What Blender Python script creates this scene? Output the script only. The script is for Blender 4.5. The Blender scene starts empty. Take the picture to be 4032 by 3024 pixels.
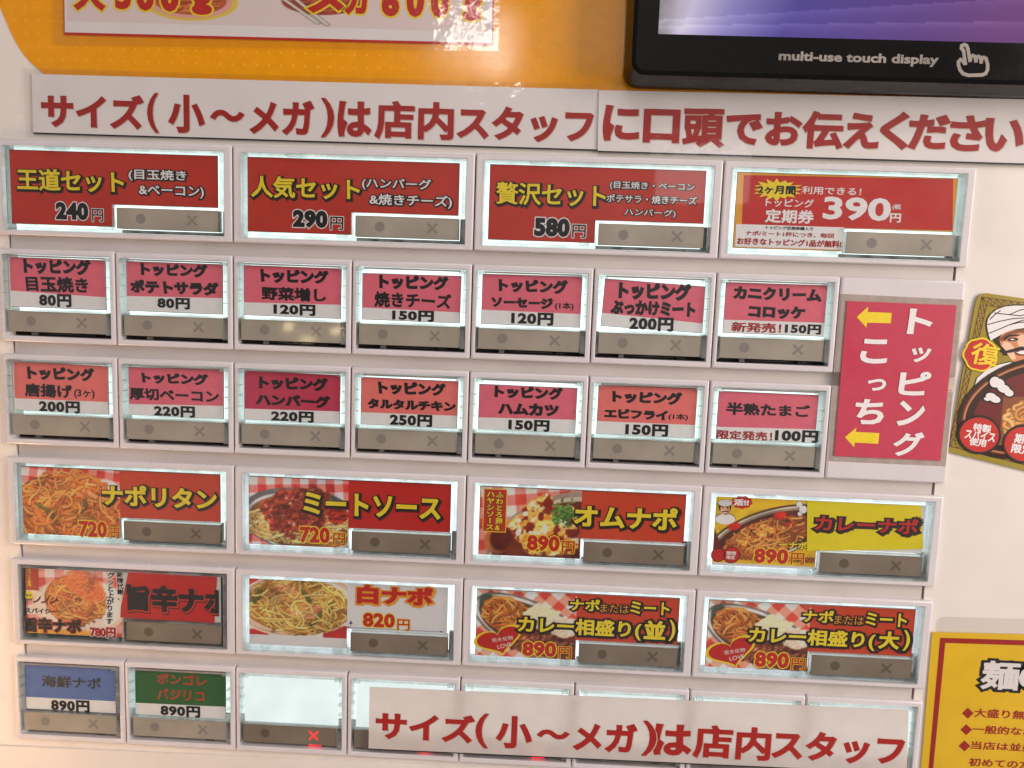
import bpy, bmesh, math, random
import numpy as np
from mathutils import Vector, Matrix

SC = bpy.context.scene
COL = SC.collection

# ------------------------------------------------------------------ camera
CAM_POS = np.array([0.18321, -0.2756, 0.0])
CAM_R = np.array([[0.9987188, 0.03664189, 0.03490164],      # right
                  [0.03908036, -0.12032954, -0.99196448],   # down
                  [-0.03214776, 0.99205755, -0.12160735]])  # forward
FPX, PCX, PCY = 3261.0, 2016.0, 1512.0
cd = bpy.data.cameras.new('camera')
cam = bpy.data.objects.new('camera', cd)
COL.objects.link(cam)
cd.sensor_width = 36.0
cd.lens = FPX / 4032 * 36.0
cd.clip_start, cd.clip_end = 0.005, 50.0
mw = Matrix.Identity(4)
for i in range(3):
    mw[i][0], mw[i][1], mw[i][2], mw[i][3] = CAM_R[0, i], -CAM_R[1, i], -CAM_R[2, i], CAM_POS[i]
cam.matrix_world = mw
SC.camera = cam

# ------------------------------------------------------------------ light of the shop
world = bpy.data.worlds.new('World')
SC.world = world
world.use_nodes = True
wn, wl = world.node_tree.nodes, world.node_tree.links
bg = wn['Background']
bg.inputs['Strength'].default_value = 1.0
tc = wn.new('ShaderNodeTexCoord')
nz = wn.new('ShaderNodeTexNoise'); nz.inputs['Scale'].default_value = 2.2; nz.inputs['Detail'].default_value = 3
rp = wn.new('ShaderNodeValToRGB')
rp.color_ramp.elements[0].position = 0.35; rp.color_ramp.elements[0].color = (0.10, 0.09, 0.09, 1)
rp.color_ramp.elements[1].position = 0.68; rp.color_ramp.elements[1].color = (0.46, 0.428, 0.445, 1)
wl.new(tc.outputs['Generated'], nz.inputs['Vector'])
wl.new(nz.outputs['Fac'], rp.inputs['Fac'])
wl.new(rp.outputs['Color'], bg.inputs['Color'])


def lamp(name, loc, aim, sx, sy, power, color):
    l = bpy.data.lights.new(name, 'AREA')
    l.shape = 'RECTANGLE'; l.size, l.size_y = sx, sy
    l.energy = power; l.color = color
    o = bpy.data.objects.new(name, l)
    COL.objects.link(o)
    o.location = loc
    o.rotation_euler = (Vector(aim) - Vector(loc)).to_track_quat('-Z', 'Y').to_euler()
    return o


lamp('ceiling_lamp', (0.25, -1.5, 1.7), (0.16, 0, 0), 1.2, 0.5, 11.2, (1.0, 0.93, 0.92))
lamp('side_lamp', (0.85, -0.40, 0.10), (0.30, 0, 0.0), 0.30, 0.5, 5.2, (1.0, 0.87, 0.76))
lamp('warm_lamp', (-0.16, -0.10, -0.22), (-0.02, 0, -0.17), 0.06, 0.12, 0.50, (1.0, 0.60, 0.30))
lamp('shop_window', (0.030, -2.0, 0.62), (0.165, 0, 0.08), 0.10, 0.14, 0.60, (1.0, 0.95, 0.90))
lamp('shop_window_pane', (-0.075, -2.0, 0.64), (0.165, 0, 0.08), 0.05, 0.12, 0.35, (1.0, 0.9, 0.8))
lamp('milky_reflection_lamp', (0.42, -2.2, 0.88), (0.2, 0, 0.08), 0.5, 0.5, 0.9, (1.0, 0.90, 0.84))  # unseen lamp added for the milky reflection on the orange vinyl
lamp('cover_reflection_lamp', (0.451, -1.2, 0.193), (0.233, 0, 0.036), 0.16, 0.09, 0.07, (1.0, 0.95, 0.95))  # unseen lamp added for a soft reflection on the 580 yen button cover
for dx_, dz_, sx_ in ((0.0, 0.0, 0.020), (0.045, 0.016, 0.014), (0.022, -0.022, 0.016), (-0.03, 0.02, 0.010)):
    lamp('amber_lamp', (-0.178 + dx_, -1.0, -0.100 + dz_), (0.10, 0, -0.02), sx_, sx_ * 0.6, 0.014, (1.0, 0.78, 0.42))

SC.view_settings.view_transform = 'Standard'
SC.view_settings.look = 'None'
SC.view_settings.exposure = 0.0
SC.view_settings.gamma = 1.0
SC.view_settings.use_curve_mapping = False
SC.render.engine = 'CYCLES'
SC.cycles.max_bounces = 8
SC.cycles.transparent_max_bounces = 12
SC.cycles.use_denoising = True
SC.cycles.sample_clamp_indirect = 4.0

# ------------------------------------------------------------------ colours
ILL = np.array([0.80, 0.76, 0.76])


def lin(c):
    c = np.asarray(c, float) / 255.0
    return np.where(c <= 0.04045, c / 12.92, ((c + 0.055) / 1.055) ** 2.4)


def ink_col(r, g, b):
    """A print colour from how it looks under the shop's pinkish light."""
    c = lin((r, g, b)) / ILL
    return tuple(np.clip(c / max(1.0, c.max() / 0.85), 0.004, 0.85)) + (1.0,)


MATS = {}


def mat(name, base, rough=0.5, spec=0.5, mottling=0.06, scale=300.0, coat=0.0, bump=0.0, bscale=400.0, trans=0.0, specks=0.0):
    if name in MATS:
        return MATS[name]
    m = bpy.data.materials.new(name); m.use_nodes = True
    n, l = m.node_tree.nodes, m.node_tree.links
    p = n['Principled BSDF']
    p.inputs['Roughness'].default_value = rough
    p.inputs['Specular IOR Level'].default_value = spec
    p.inputs['Coat Weight'].default_value = coat
    p.inputs['Coat Roughness'].default_value = 0.06
    t = n.new('ShaderNodeTexCoord')
    if mottling > 0:
        a = n.new('ShaderNodeTexNoise'); a.inputs['Scale'].default_value = scale; a.inputs['Detail'].default_value = 6
        l.new(t.outputs['Object'], a.inputs['Vector'])
        mr = n.new('ShaderNodeMapRange')
        mr.inputs['From Min'].default_value = 0.3; mr.inputs['From Max'].default_value = 0.7
        mr.inputs['To Min'].default_value = 1 - mottling; mr.inputs['To Max'].default_value = 1 + mottling
        l.new(a.outputs['Fac'], mr.inputs['Value'])
        v = n.new('ShaderNodeVectorMath'); v.operation = 'SCALE'
        v.inputs[0].default_value = base[:3]
        l.new(mr.outputs['Result'], v.inputs['Scale'])
        l.new(v.outputs['Vector'], p.inputs['Base Color'])
        sm = n.new('ShaderNodeTexNoise'); sm.inputs['Scale'].default_value = 38.0; sm.inputs['Detail'].default_value = 4
        l.new(t.outputs['Object'], sm.inputs['Vector'])
        sr = n.new('ShaderNodeMapRange'); sr.inputs['From Min'].default_value = 0.35; sr.inputs['From Max'].default_value = 0.65
        sr.inputs['To Min'].default_value = rough * 0.75; sr.inputs['To Max'].default_value = min(1.0, rough * 1.35)
        l.new(sm.outputs['Fac'], sr.inputs['Value']); l.new(sr.outputs['Result'], p.inputs['Roughness'])
        if specks > 0:                                   # small dirt marks, a few per hand's breadth
            vo = n.new('ShaderNodeTexVoronoi'); vo.inputs['Scale'].default_value = 55.0
            l.new(t.outputs['Object'], vo.inputs['Vector'])
            lt = n.new('ShaderNodeMath'); lt.operation = 'LESS_THAN'; lt.inputs[1].default_value = 0.036
            l.new(vo.outputs['Distance'], lt.inputs[0])
            sp = n.new('ShaderNodeSeparateColor'); l.new(vo.outputs['Color'], sp.inputs[0])
            gt = n.new('ShaderNodeMath'); gt.operation = 'GREATER_THAN'; gt.inputs[1].default_value = specks
            l.new(sp.outputs[0], gt.inputs[0])
            mu = n.new('ShaderNodeMath'); mu.operation = 'MULTIPLY'
            l.new(lt.outputs[0], mu.inputs[0]); l.new(gt.outputs[0], mu.inputs[1])
            mc = n.new('ShaderNodeMix'); mc.data_type = 'RGBA'; mc.inputs['B'].default_value = (0.16, 0.10, 0.07, 1)
            l.new(mu.outputs[0], mc.inputs['Factor']); l.new(v.outputs['Vector'], mc.inputs['A'])
            l.new(mc.outputs['Result'], p.inputs['Base Color'])
    else:
        p.inputs['Base Color'].default_value = base
    if bump > 0:
        b = n.new('ShaderNodeTexNoise'); b.inputs['Scale'].default_value = bscale; b.inputs['Detail'].default_value = 3
        l.new(t.outputs['Object'], b.inputs['Vector'])
        bp = n.new('ShaderNodeBump'); bp.inputs['Strength'].default_value = bump; bp.inputs['Distance'].default_value = 0.001
        l.new(b.outputs['Fac'], bp.inputs['Height'])
        l.new(bp.outputs['Normal'], p.inputs['Normal'])
    if trans > 0:
        tr = n.new('ShaderNodeBsdfTranslucent'); tr.inputs['Color'].default_value = base
        mx = n.new('ShaderNodeMixShader'); mx.inputs[0].default_value = trans
        l.new(p.outputs[0], mx.inputs[1]); l.new(tr.outputs[0], mx.inputs[2])
        l.new(mx.outputs[0], n['Material Output'].inputs['Surface'])
    MATS[name] = m
    return m


def emit_mat(name, col, strength, vary=0.0, scale=120.0):
    if name in MATS:
        return MATS[name]
    m = bpy.data.materials.new(name); m.use_nodes = True
    n, l = m.node_tree.nodes, m.node_tree.links
    n.remove(n['Principled BSDF'])
    e = n.new('ShaderNodeEmission'); e.inputs['Color'].default_value = tuple(col) + (1,)
    e.inputs['Strength'].default_value = strength
    if vary > 0:
        t = n.new('ShaderNodeTexCoord')
        a = n.new('ShaderNodeTexNoise'); a.inputs['Scale'].default_value = scale; a.inputs['Detail'].default_value = 2
        l.new(t.outputs['Object'], a.inputs['Vector'])
        mr = n.new('ShaderNodeMapRange')
        mr.inputs['From Min'].default_value = 0.35; mr.inputs['From Max'].default_value = 0.62
        mr.inputs['To Min'].default_value = strength * (1 - vary); mr.inputs['To Max'].default_value = strength
        l.new(a.outputs['Fac'], mr.inputs['Value'])
        l.new(mr.outputs['Result'], e.inputs['Strength'])
    l.new(e.outputs[0], n['Material Output'].inputs['Surface'])
    MATS[name] = m
    return m


def clear_mat(name, tint=(1, 1, 1), body=0.0, body_col=(0.7, 0.7, 0.7), rough=0.05, bump=0.0, bscale=150.0, ior=1.45, gain=1.0):
    """Clear film or acrylic: see-through, a share of grey body, and a Fresnel mirror on top."""
    if name in MATS:
        return MATS[name]
    m = bpy.data.materials.new(name); m.use_nodes = True
    n, l = m.node_tree.nodes, m.node_tree.links
    n.remove(n['Principled BSDF'])
    tr = n.new('ShaderNodeBsdfTransparent'); tr.inputs['Color'].default_value = tuple(tint) + (1,)
    src = tr
    if body > 0:
        d = n.new('ShaderNodeBsdfDiffuse'); d.inputs['Color'].default_value = tuple(body_col) + (1,)
        t = n.new('ShaderNodeTexCoord')
        a = n.new('ShaderNodeTexNoise'); a.inputs['Scale'].default_value = 170.0; a.inputs['Detail'].default_value = 2
        l.new(t.outputs['Object'], a.inputs['Vector'])
        mr = n.new('ShaderNodeMapRange'); mr.inputs['From Min'].default_value = 0.4; mr.inputs['From Max'].default_value = 0.6
        mr.inputs['To Min'].default_value = body * 0.45; mr.inputs['To Max'].default_value = min(1, body * 1.4)
        l.new(a.outputs['Fac'], mr.inputs['Value'])
        mx = n.new('ShaderNodeMixShader')
        l.new(mr.outputs['Result'], mx.inputs[0])
        l.new(tr.outputs[0], mx.inputs[1]); l.new(d.outputs[0], mx.inputs[2])
        src = mx
    g = n.new('ShaderNodeBsdfGlossy'); g.inputs['Roughness'].default_value = rough
    f = n.new('ShaderNodeFresnel'); f.inputs['IOR'].default_value = ior
    if bump > 0:
        t2 = n.new('ShaderNodeTexCoord')
        b = n.new('ShaderNodeTexNoise'); b.inputs['Scale'].default_value = bscale; b.inputs['Detail'].default_value = 3
        l.new(t2.outputs['Object'], b.inputs['Vector'])
        bp = n.new('ShaderNodeBump'); bp.inputs['Strength'].default_value = bump; bp.inputs['Distance'].default_value = 0.001
        l.new(b.outputs['Fac'], bp.inputs['Height'])
        l.new(bp.outputs['Normal'], g.inputs['Normal'])
    mul = n.new('ShaderNodeMath'); mul.operation = 'MULTIPLY'; mul.inputs[1].default_value = gain
    l.new(f.outputs[0], mul.inputs[0])
    geo = n.new('ShaderNodeNewGeometry')
    io = n.new('ShaderNodeMapRange'); io.inputs['To Min'].default_value = ior; io.inputs['To Max'].default_value = 1 / ior
    l.new(geo.outputs['Backfacing'], io.inputs['Value']); l.new(io.outputs['Result'], f.inputs['IOR'])
    m2 = n.new('ShaderNodeMixShader')
    l.new(mul.outputs[0], m2.inputs[0]); l.new(src.outputs[0], m2.inputs[1]); l.new(g.outputs[0], m2.inputs[2])
    l.new(m2.outputs[0], n['Material Output'].inputs['Surface'])
    MATS[name] = m
    return m


def paint_mat(name, emission=0.0, rough=0.45):
    """Printed picture: its inks are stored per vertex in the mesh."""
    if name in MATS:
        return MATS[name]
    m = bpy.data.materials.new(name); m.use_nodes = True
    n, l = m.node_tree.nodes, m.node_tree.links
    p = n['Principled BSDF']
    a = n.new('ShaderNodeAttribute'); a.attribute_name = 'ink'
    p.inputs['Roughness'].default_value = rough
    if emission > 0:
        p.inputs['Base Color'].default_value = (0.01, 0.01, 0.012, 1)
        p.inputs['Roughness'].default_value = 0.2
        l.new(a.outputs['Color'], p.inputs['Emission Color'])
        p.inputs['Emission Strength'].default_value = emission
    else:
        l.new(a.outputs['Color'], p.inputs['Base Color'])
    MATS[name] = m
    return m


M_BEZEL = mat('bezel_plastic', (0.70, 0.66, 0.685, 1), 0.24, 0.5, 0.03, 90, bump=0.03, bscale=900)
M_HOUSE = mat('housing_paint', (0.79, 0.735, 0.69, 1), 0.34, 0.5, 0.06, 22, bump=0.03, bscale=700, specks=0.9)
M_STRIP = mat('strip_plastic', (0.58, 0.53, 0.505, 1), 0.38, 0.5, 0.10, 30, bump=0.03, bscale=700, specks=0.85)  # base colour lowered to hold the shade between button rows
M_DARK = mat('dark_recess', (0.012, 0.010, 0.009, 1), 0.6, 0.3, 0)
M_DIM = mat('unlit_recess', (0.15, 0.14, 0.13, 1), 0.35, 0.5, 0.3, 200)  # dim grey stands for the unlit gap around the indicator bar
M_PAPER = mat('white_paper', (0.80, 0.77, 0.77, 1), 0.6, 0.4, 0.025, 500, trans=0.24)
M_PAPERB = mat('bright_paper', (0.84, 0.82, 0.82, 1), 0.6, 0.4, 0.03, 400)
M_BANNER = mat('banner_paper', (0.81, 0.785, 0.785, 1), 0.45, 0.5, 0.03, 60, bump=0.35, bscale=28)
M_THIN = mat('thin_paper', (0.86, 0.80, 0.77, 1), 0.55, 0.4, 0.05, 150, trans=0.45, bump=0.3, bscale=30)
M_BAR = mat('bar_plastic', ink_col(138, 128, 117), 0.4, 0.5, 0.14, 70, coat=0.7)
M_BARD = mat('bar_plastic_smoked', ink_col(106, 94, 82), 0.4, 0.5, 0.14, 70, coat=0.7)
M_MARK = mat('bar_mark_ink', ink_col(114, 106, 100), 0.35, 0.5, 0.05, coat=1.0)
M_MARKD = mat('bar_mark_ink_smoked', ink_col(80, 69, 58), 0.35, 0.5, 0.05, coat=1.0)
M_BLACK = mat('black_ink', (0.012, 0.010, 0.010, 1), 0.5, 0.4, 0)
M_SOFT = mat('soft_black_ink', (0.055, 0.018, 0.014, 1), 0.5, 0.4, 0)
M_WHITE = mat('white_ink', (0.83, 0.80, 0.80, 1), 0.55, 0.4, 0.02)
M_YEL = mat('yellow_ink', ink_col(246, 214, 48), 0.5, 0.4, 0.05, 400)
M_RED = mat('red_ink', ink_col(176, 34, 24), 0.5, 0.4, 0.05, 400)
M_BANRED = mat('banner_red_ink', ink_col(150, 32, 26), 0.45, 0.4, 0.05, 300)
M_CARD = mat('card_red_ink', ink_col(173, 45, 29), 0.42, 0.5, 0.07, 130)
M_CARD2 = mat('card_deep_red_ink', ink_col(176, 32, 24), 0.42, 0.5, 0.06, 130)
M_CARDO = mat('card_orange_red_ink', ink_col(184, 60, 31), 0.42, 0.5, 0.06, 130)
M_ORANGE = mat('orange_vinyl', ink_col(212, 138, 14), 0.10, 0.5, 0.05, 250, bump=0.012, bscale=90)
M_CAMBER = mat('amber_ink', ink_col(205, 140, 45), 0.5, 0.4, 0.03)
M_PINK = mat('pink_ink', ink_col(208, 96, 112), 0.5, 0.4, 0.05, 300)
M_DPINK = mat('deep_pink_ink', ink_col(178, 52, 76), 0.5, 0.4, 0.05, 300)
M_SALMON = mat('salmon_ink', ink_col(214, 106, 100), 0.5, 0.4, 0.05, 300)
M_SIGN = mat('sign_pink_ink', ink_col(176, 54, 76), 0.45, 0.4, 0.04, 300)
M_BLUE = mat('blue_ink', ink_col(84, 106, 158), 0.5, 0.4, 0.05, 300)
M_GREEN = mat('green_ink', ink_col(44, 88, 46), 0.5, 0.4, 0.05, 300)
M_NAVY = mat('navy_ink', ink_col(58, 52, 48), 0.5, 0.4, 0.1, 300)
M_BRICK = mat('brick_red_ink', ink_col(165, 62, 40), 0.5, 0.4, 0.05, 300)
M_LEMON = mat('lemon_card', ink_col(252, 226, 28), 0.5, 0.4, 0.04, 200, trans=0.1)
M_GOLD = mat('gold_card', ink_col(142, 122, 34), 0.3, 0.6, 0.08, 120)
M_MAROON = mat('maroon_ink', ink_col(98, 28, 24), 0.4, 0.4, 0.04)
M_NOTICE = mat('notice_yellow', ink_col(240, 194, 30), 0.4, 0.5, 0.05, 90)
M_NRED = mat('notice_red_ink', ink_col(150, 30, 22), 0.45, 0.4, 0.05)
M_MON = mat('monitor_plastic', (0.006, 0.0055, 0.0055, 1), 0.25, 0.15, 0.1, 500, bump=0.05, bscale=2500)
M_MONTXT = mat('grey_print', (0.30, 0.27, 0.24, 1), 0.5, 0.4, 0.25, 90)
M_SKIN = mat('skin_ink', ink_col(190, 120, 80), 0.5, 0.4, 0.06, 200)
M_SKINL = mat('pale_skin_ink', ink_col(222, 178, 150), 0.5, 0.4, 0.06, 200)
M_STRIPBROWN = mat('slot_reflection', (0.30, 0.22, 0.19, 1), 0.18, 0.6, 0.2, 60)  # brownish reflection in the card slot, painted as base colour
M_ARROW = mat('arrow_blue_ink', ink_col(40, 70, 120), 0.5, 0.4, 0)
M_GLOW = emit_mat('backlight', (0.84, 1.0, 0.96), 1.8, 0.28, 60)
M_GLOWB = emit_mat('backlight_cool', (0.88, 0.97, 1.0), 1.9, 0.28, 60)
M_OFF = mat('backlight_off', (0.20, 0.23, 0.23, 1), 0.35, 0.5, 0.25, 150)
M_BLANK = emit_mat('lit_diffuser', (0.89, 1.0, 0.97), 0.95, 0.14, 45)
M_REDLED = emit_mat('red_lamp', (1.0, 0.06, 0.05), 1.2)
M_LEAK = emit_mat('red_leak', (1.0, 0.01, 0.03), 3.5, 0.5, 250)
M_RIM = clear_mat('cap_acrylic', (0.97, 1.0, 0.99), 0.20, (0.55, 0.57, 0.58), 0.08, gain=1.2)
M_RIMD = clear_mat('smoked_acrylic', (0.45, 0.42, 0.40), 0.30, (0.16, 0.14, 0.13), 0.08)
M_COVER = clear_mat('cover_acrylic', (0.97, 0.98, 0.98), rough=0.03, bump=0.02, bscale=45, gain=1.0)
M_FILM = clear_mat('laminate_film', (0.985, 0.98, 0.975), rough=0.06, bump=0.13, bscale=110, gain=1.0)
M_FILMEDGE = clear_mat('laminate_margin', (0.93, 0.90, 0.87), 0.10, (0.55, 0.48, 0.42), 0.08, bump=0.2, bscale=140)
M_PRINT = paint_mat('printed_picture')
M_SCREEN = paint_mat('lit_screen', 0.72)


# ------------------------------------------------------------------ helpers: places
def at(x, y, Y=0.0):
    """Photo pixel -> point of the machine's front at depth Y."""
    d = CAM_R.T @ np.array([(x - PCX) / FPX, (y - PCY) / FPX, 1.0])
    t = (Y - CAM_POS[1]) / d[1]
    q = CAM_POS + t * d
    return (q[0], q[2])


CROP = dict(T1=(0, 0, .6076), T2=(1344, 0, .6076), T3=(2688, 0, .6076),
            A1=(0, 550, .4566), B1=(900, 560, .4566), C1=(1880, 580, .4566), D1=(2800, 600, .557),
            A2=(0, 970, .434), B2=(900, 990, .4521), C2=(1840, 1010, .4521), D2=(2740, 1040, .4973),
            A3=(0, 1390, .434), B3=(900, 1420, .4521), C3=(1840, 1440, .4521), D3=(2740, 1440, .4973),
            A4=(0, 1800, .434), B4=(900, 1820, .4521), C4=(1820, 1850, .4521), D4=(2740, 1880, .4702),
            A5=(0, 2180, .434), B5=(900, 2220, .4521), C5=(1800, 2260, .4521), D5=(2700, 2300, .4702),
            A6=(0, 2560, .4521), B6=(900, 2580, .4521), E3=(1400, 2640, .5877), E4=(2600, 2640, .4973),
            F5=(3600, 2400, .376), F6=(3200, 1080, .4943), F7=(3700, 1120, .458), P=(0, 0, 1.0))


def W(crop, x, y, Y=0.0):
    a, b, s = CROP[crop]
    return at(a + x * s, b + y * s, Y)


# ------------------------------------------------------------------ helpers: meshes
class MB:
    """Collects faces in world space; build() links them as ONE mesh object."""
    def __init__(self):
        self.v, self.f, self.m, self.mats = [], [], [], []

    def mi(self, m):
        if m not in self.mats:
            self.mats.append(m)
        return self.mats.index(m)

    def face(self, pts, m):
        b = len(self.v)
        self.v += [tuple(p) for p in pts]
        self.f.append(tuple(range(b, b + len(pts))))
        self.m.append(self.mi(m))

    def flat(self, pts, Y, m):
        """Front-facing polygon (faces -Y) from (x, z) points."""
        ar = sum(pts[i][0] * pts[(i + 1) % len(pts)][1] - pts[(i + 1) % len(pts)][0] * pts[i][1] for i in range(len(pts)))
        if ar < 0:
            pts = pts[::-1]
        self.face([(p[0], Y, p[1]) for p in pts], m)

    def slab(self, pts, y0, y1, m):
        """Polygon sheet from y0 (front) to y1 (back)."""
        ar = sum(pts[i][0] * pts[(i + 1) % len(pts)][1] - pts[(i + 1) % len(pts)][0] * pts[i][1] for i in range(len(pts)))
        if ar < 0:
            pts = pts[::-1]
        k = self.mi(m); b = len(self.v); n = len(pts)
        self.v += [(p[0], y0, p[1]) for p in pts] + [(p[0], y1, p[1]) for p in pts]
        self.f.append(tuple(range(b, b + n))); self.m.append(k)
        self.f.append(tuple(range(b + 2 * n - 1, b + n - 1, -1))); self.m.append(k)
        for i in range(n):
            j = (i + 1) % n
            self.f.append((b + j, b + i, b + n + i, b + n + j)); self.m.append(k)

    def box(self, x0, x1, z0, z1, y0, y1, m):
        self.slab([(x0, z0), (x1, z0), (x1, z1), (x0, z1)], y0, y1, m)

    def ring(self, o, i, y0, y1, m):
        """Rectangular frame: o and i are (x0, x1, z0, z1)."""
        O = [(o[0], o[2]), (o[1], o[2]), (o[1], o[3]), (o[0], o[3])]
        I = [(i[0], i[2]), (i[1], i[2]), (i[1], i[3]), (i[0], i[3])]
        k = self.mi(m); b = len(self.v)
        for lst, y in ((O, y0), (I, y0), (O, y1), (I, y1)):
            self.v += [(p[0], y, p[1]) for p in lst]
        for a in range(4):
            c = (a + 1) % 4
            self.f += [(b + a, b + c, b + 4 + c, b + 4 + a), (b + 8 + c, b + 8 + a, b + 12 + a, b + 12 + c),
                       (b + c, b + a, b + 8 + a, b + 8 + c), (b + 4 + a, b + 4 + c, b + 12 + c, b + 12 + a)]
            self.m += [k] * 4

    def stroke(self, pts, w, Y, m):
        """Flat ribbon along a polyline."""
        for i in range(len(pts) - 1):
            a, b = np.array(pts[i]), np.array(pts[i + 1])
            d = b - a; L = np.hypot(*d)
            if L < 1e-9:
                continue
            d = d / L; nn = np.array([-d[1], d[0]]) * w / 2
            a2, b2 = a - d * w * 0.3, b + d * w * 0.3
            self.flat([tuple(a2 + nn), tuple(a2 - nn), tuple(b2 - nn), tuple(b2 + nn)], Y - 1e-6 * (i % 7), m)

    def disc(self, c, rx, rz, Y, m, n=28, rot=0.0):
        cr, sr = math.cos(rot), math.sin(rot)
        pts = []
        for i in range(n):
            a = 2 * math.pi * i / n
            x, z = rx * math.cos(a), rz * math.sin(a)
            pts.append((c[0] + x * cr - z * sr, c[1] + x * sr + z * cr))
        self.flat(pts, Y, m)

    def mesh(self, name, origin=(0, 0, 0)):
        me = bpy.data.meshes.new(name)
        ox, oy, oz = origin
        me.from_pydata([(x - ox, y - oy, z - oz) for x, y, z in self.v], [], self.f)
        for m in self.mats:
            me.materials.append(m)
        me.polygons.foreach_set('material_index', self.m)
        me.update()
        return me

    def build(self, name, parent=None, origin=None):
        if origin is None:
            origin = ORIG.get(parent.name, (0, 0, 0)) if parent else (0, 0, 0)
        o = link(name, self.mesh(name, origin), parent)
        if parent is None:
            o.location = origin
        return o


ORIG = {}


def link(name, data, parent=None):
    o = bpy.data.objects.new(name, data)
    COL.objects.link(o)
    if parent is not None:
        o.parent = parent
        ORIG[o.name] = ORIG.get(parent.name, (0, 0, 0))
    return o


def thing(name, origin, label, cat, group=None):
    o = bpy.data.objects.new(name, None)
    COL.objects.link(o)
    o.empty_display_size = 0.01
    o.location = origin
    ORIG[o.name] = tuple(origin)
    o['label'] = label; o['category'] = cat
    if group:
        o['group'] = group
    return o


def flat_faces(me):
    me.update()
    for p in me.polygons:
        p.use_smooth = max(abs(c_) for c_ in p.normal) < 0.999


def bevel(me, front_y, w_out, w_in=None, seg=2):
    bm = bmesh.new(); bm.from_mesh(me)
    bmesh.ops.remove_doubles(bm, verts=bm.verts, dist=1e-7)
    es = [e for e in bm.edges if all(abs(v.co.y - front_y) < 1e-6 for v in e.verts) and len(e.link_faces) == 2
          and abs(e.calc_face_angle(0)) > 0.5]
    es += [e for e in bm.edges if abs(e.verts[0].co.x - e.verts[1].co.x) < 1e-7 and abs(e.verts[0].co.z - e.verts[1].co.z) < 1e-7]
    bmesh.ops.bevel(bm, geom=list(set(es)), offset=w_out, segments=seg, affect='EDGES', profile=0.5)
    bm.normal_update()
    for f in bm.faces:
        f.smooth = max(abs(c_) for c_ in f.normal) < 0.999
    bm.to_mesh(me); bm.free()
    me.set_sharp_from_angle(angle=math.radians(50))
    flat_faces(me)
    return me


# ------------------------------------------------------------------ helpers: lettering
_fc = bpy.data.curves.new('lettering_source', 'FONT')
_fc.resolution_u = 3
_fo = bpy.data.objects.new('lettering_source', _fc)
COL.objects.link(_fo)
_gc, _ac, _sdf = {}, {}, {}
from mathutils.geometry import delaunay_2d_cdt
G0, G1, GN = -0.55, 1.75, 132          # glyph sampling square, in em
GS = (G1 - G0) / GN


def _glyph_mesh(s):
    _fc.body = s; _fc.offset = 0.0
    dg = bpy.context.evaluated_depsgraph_get(); dg.update()
    me = bpy.data.meshes.new_from_object(_fo.evaluated_get(dg))
    v = np.array([p.co[:2] for p in me.vertices]).reshape(-1, 2)
    f = [tuple(p.vertices) for p in me.polygons]
    bpy.data.meshes.remove(me)
    return v, f


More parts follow.
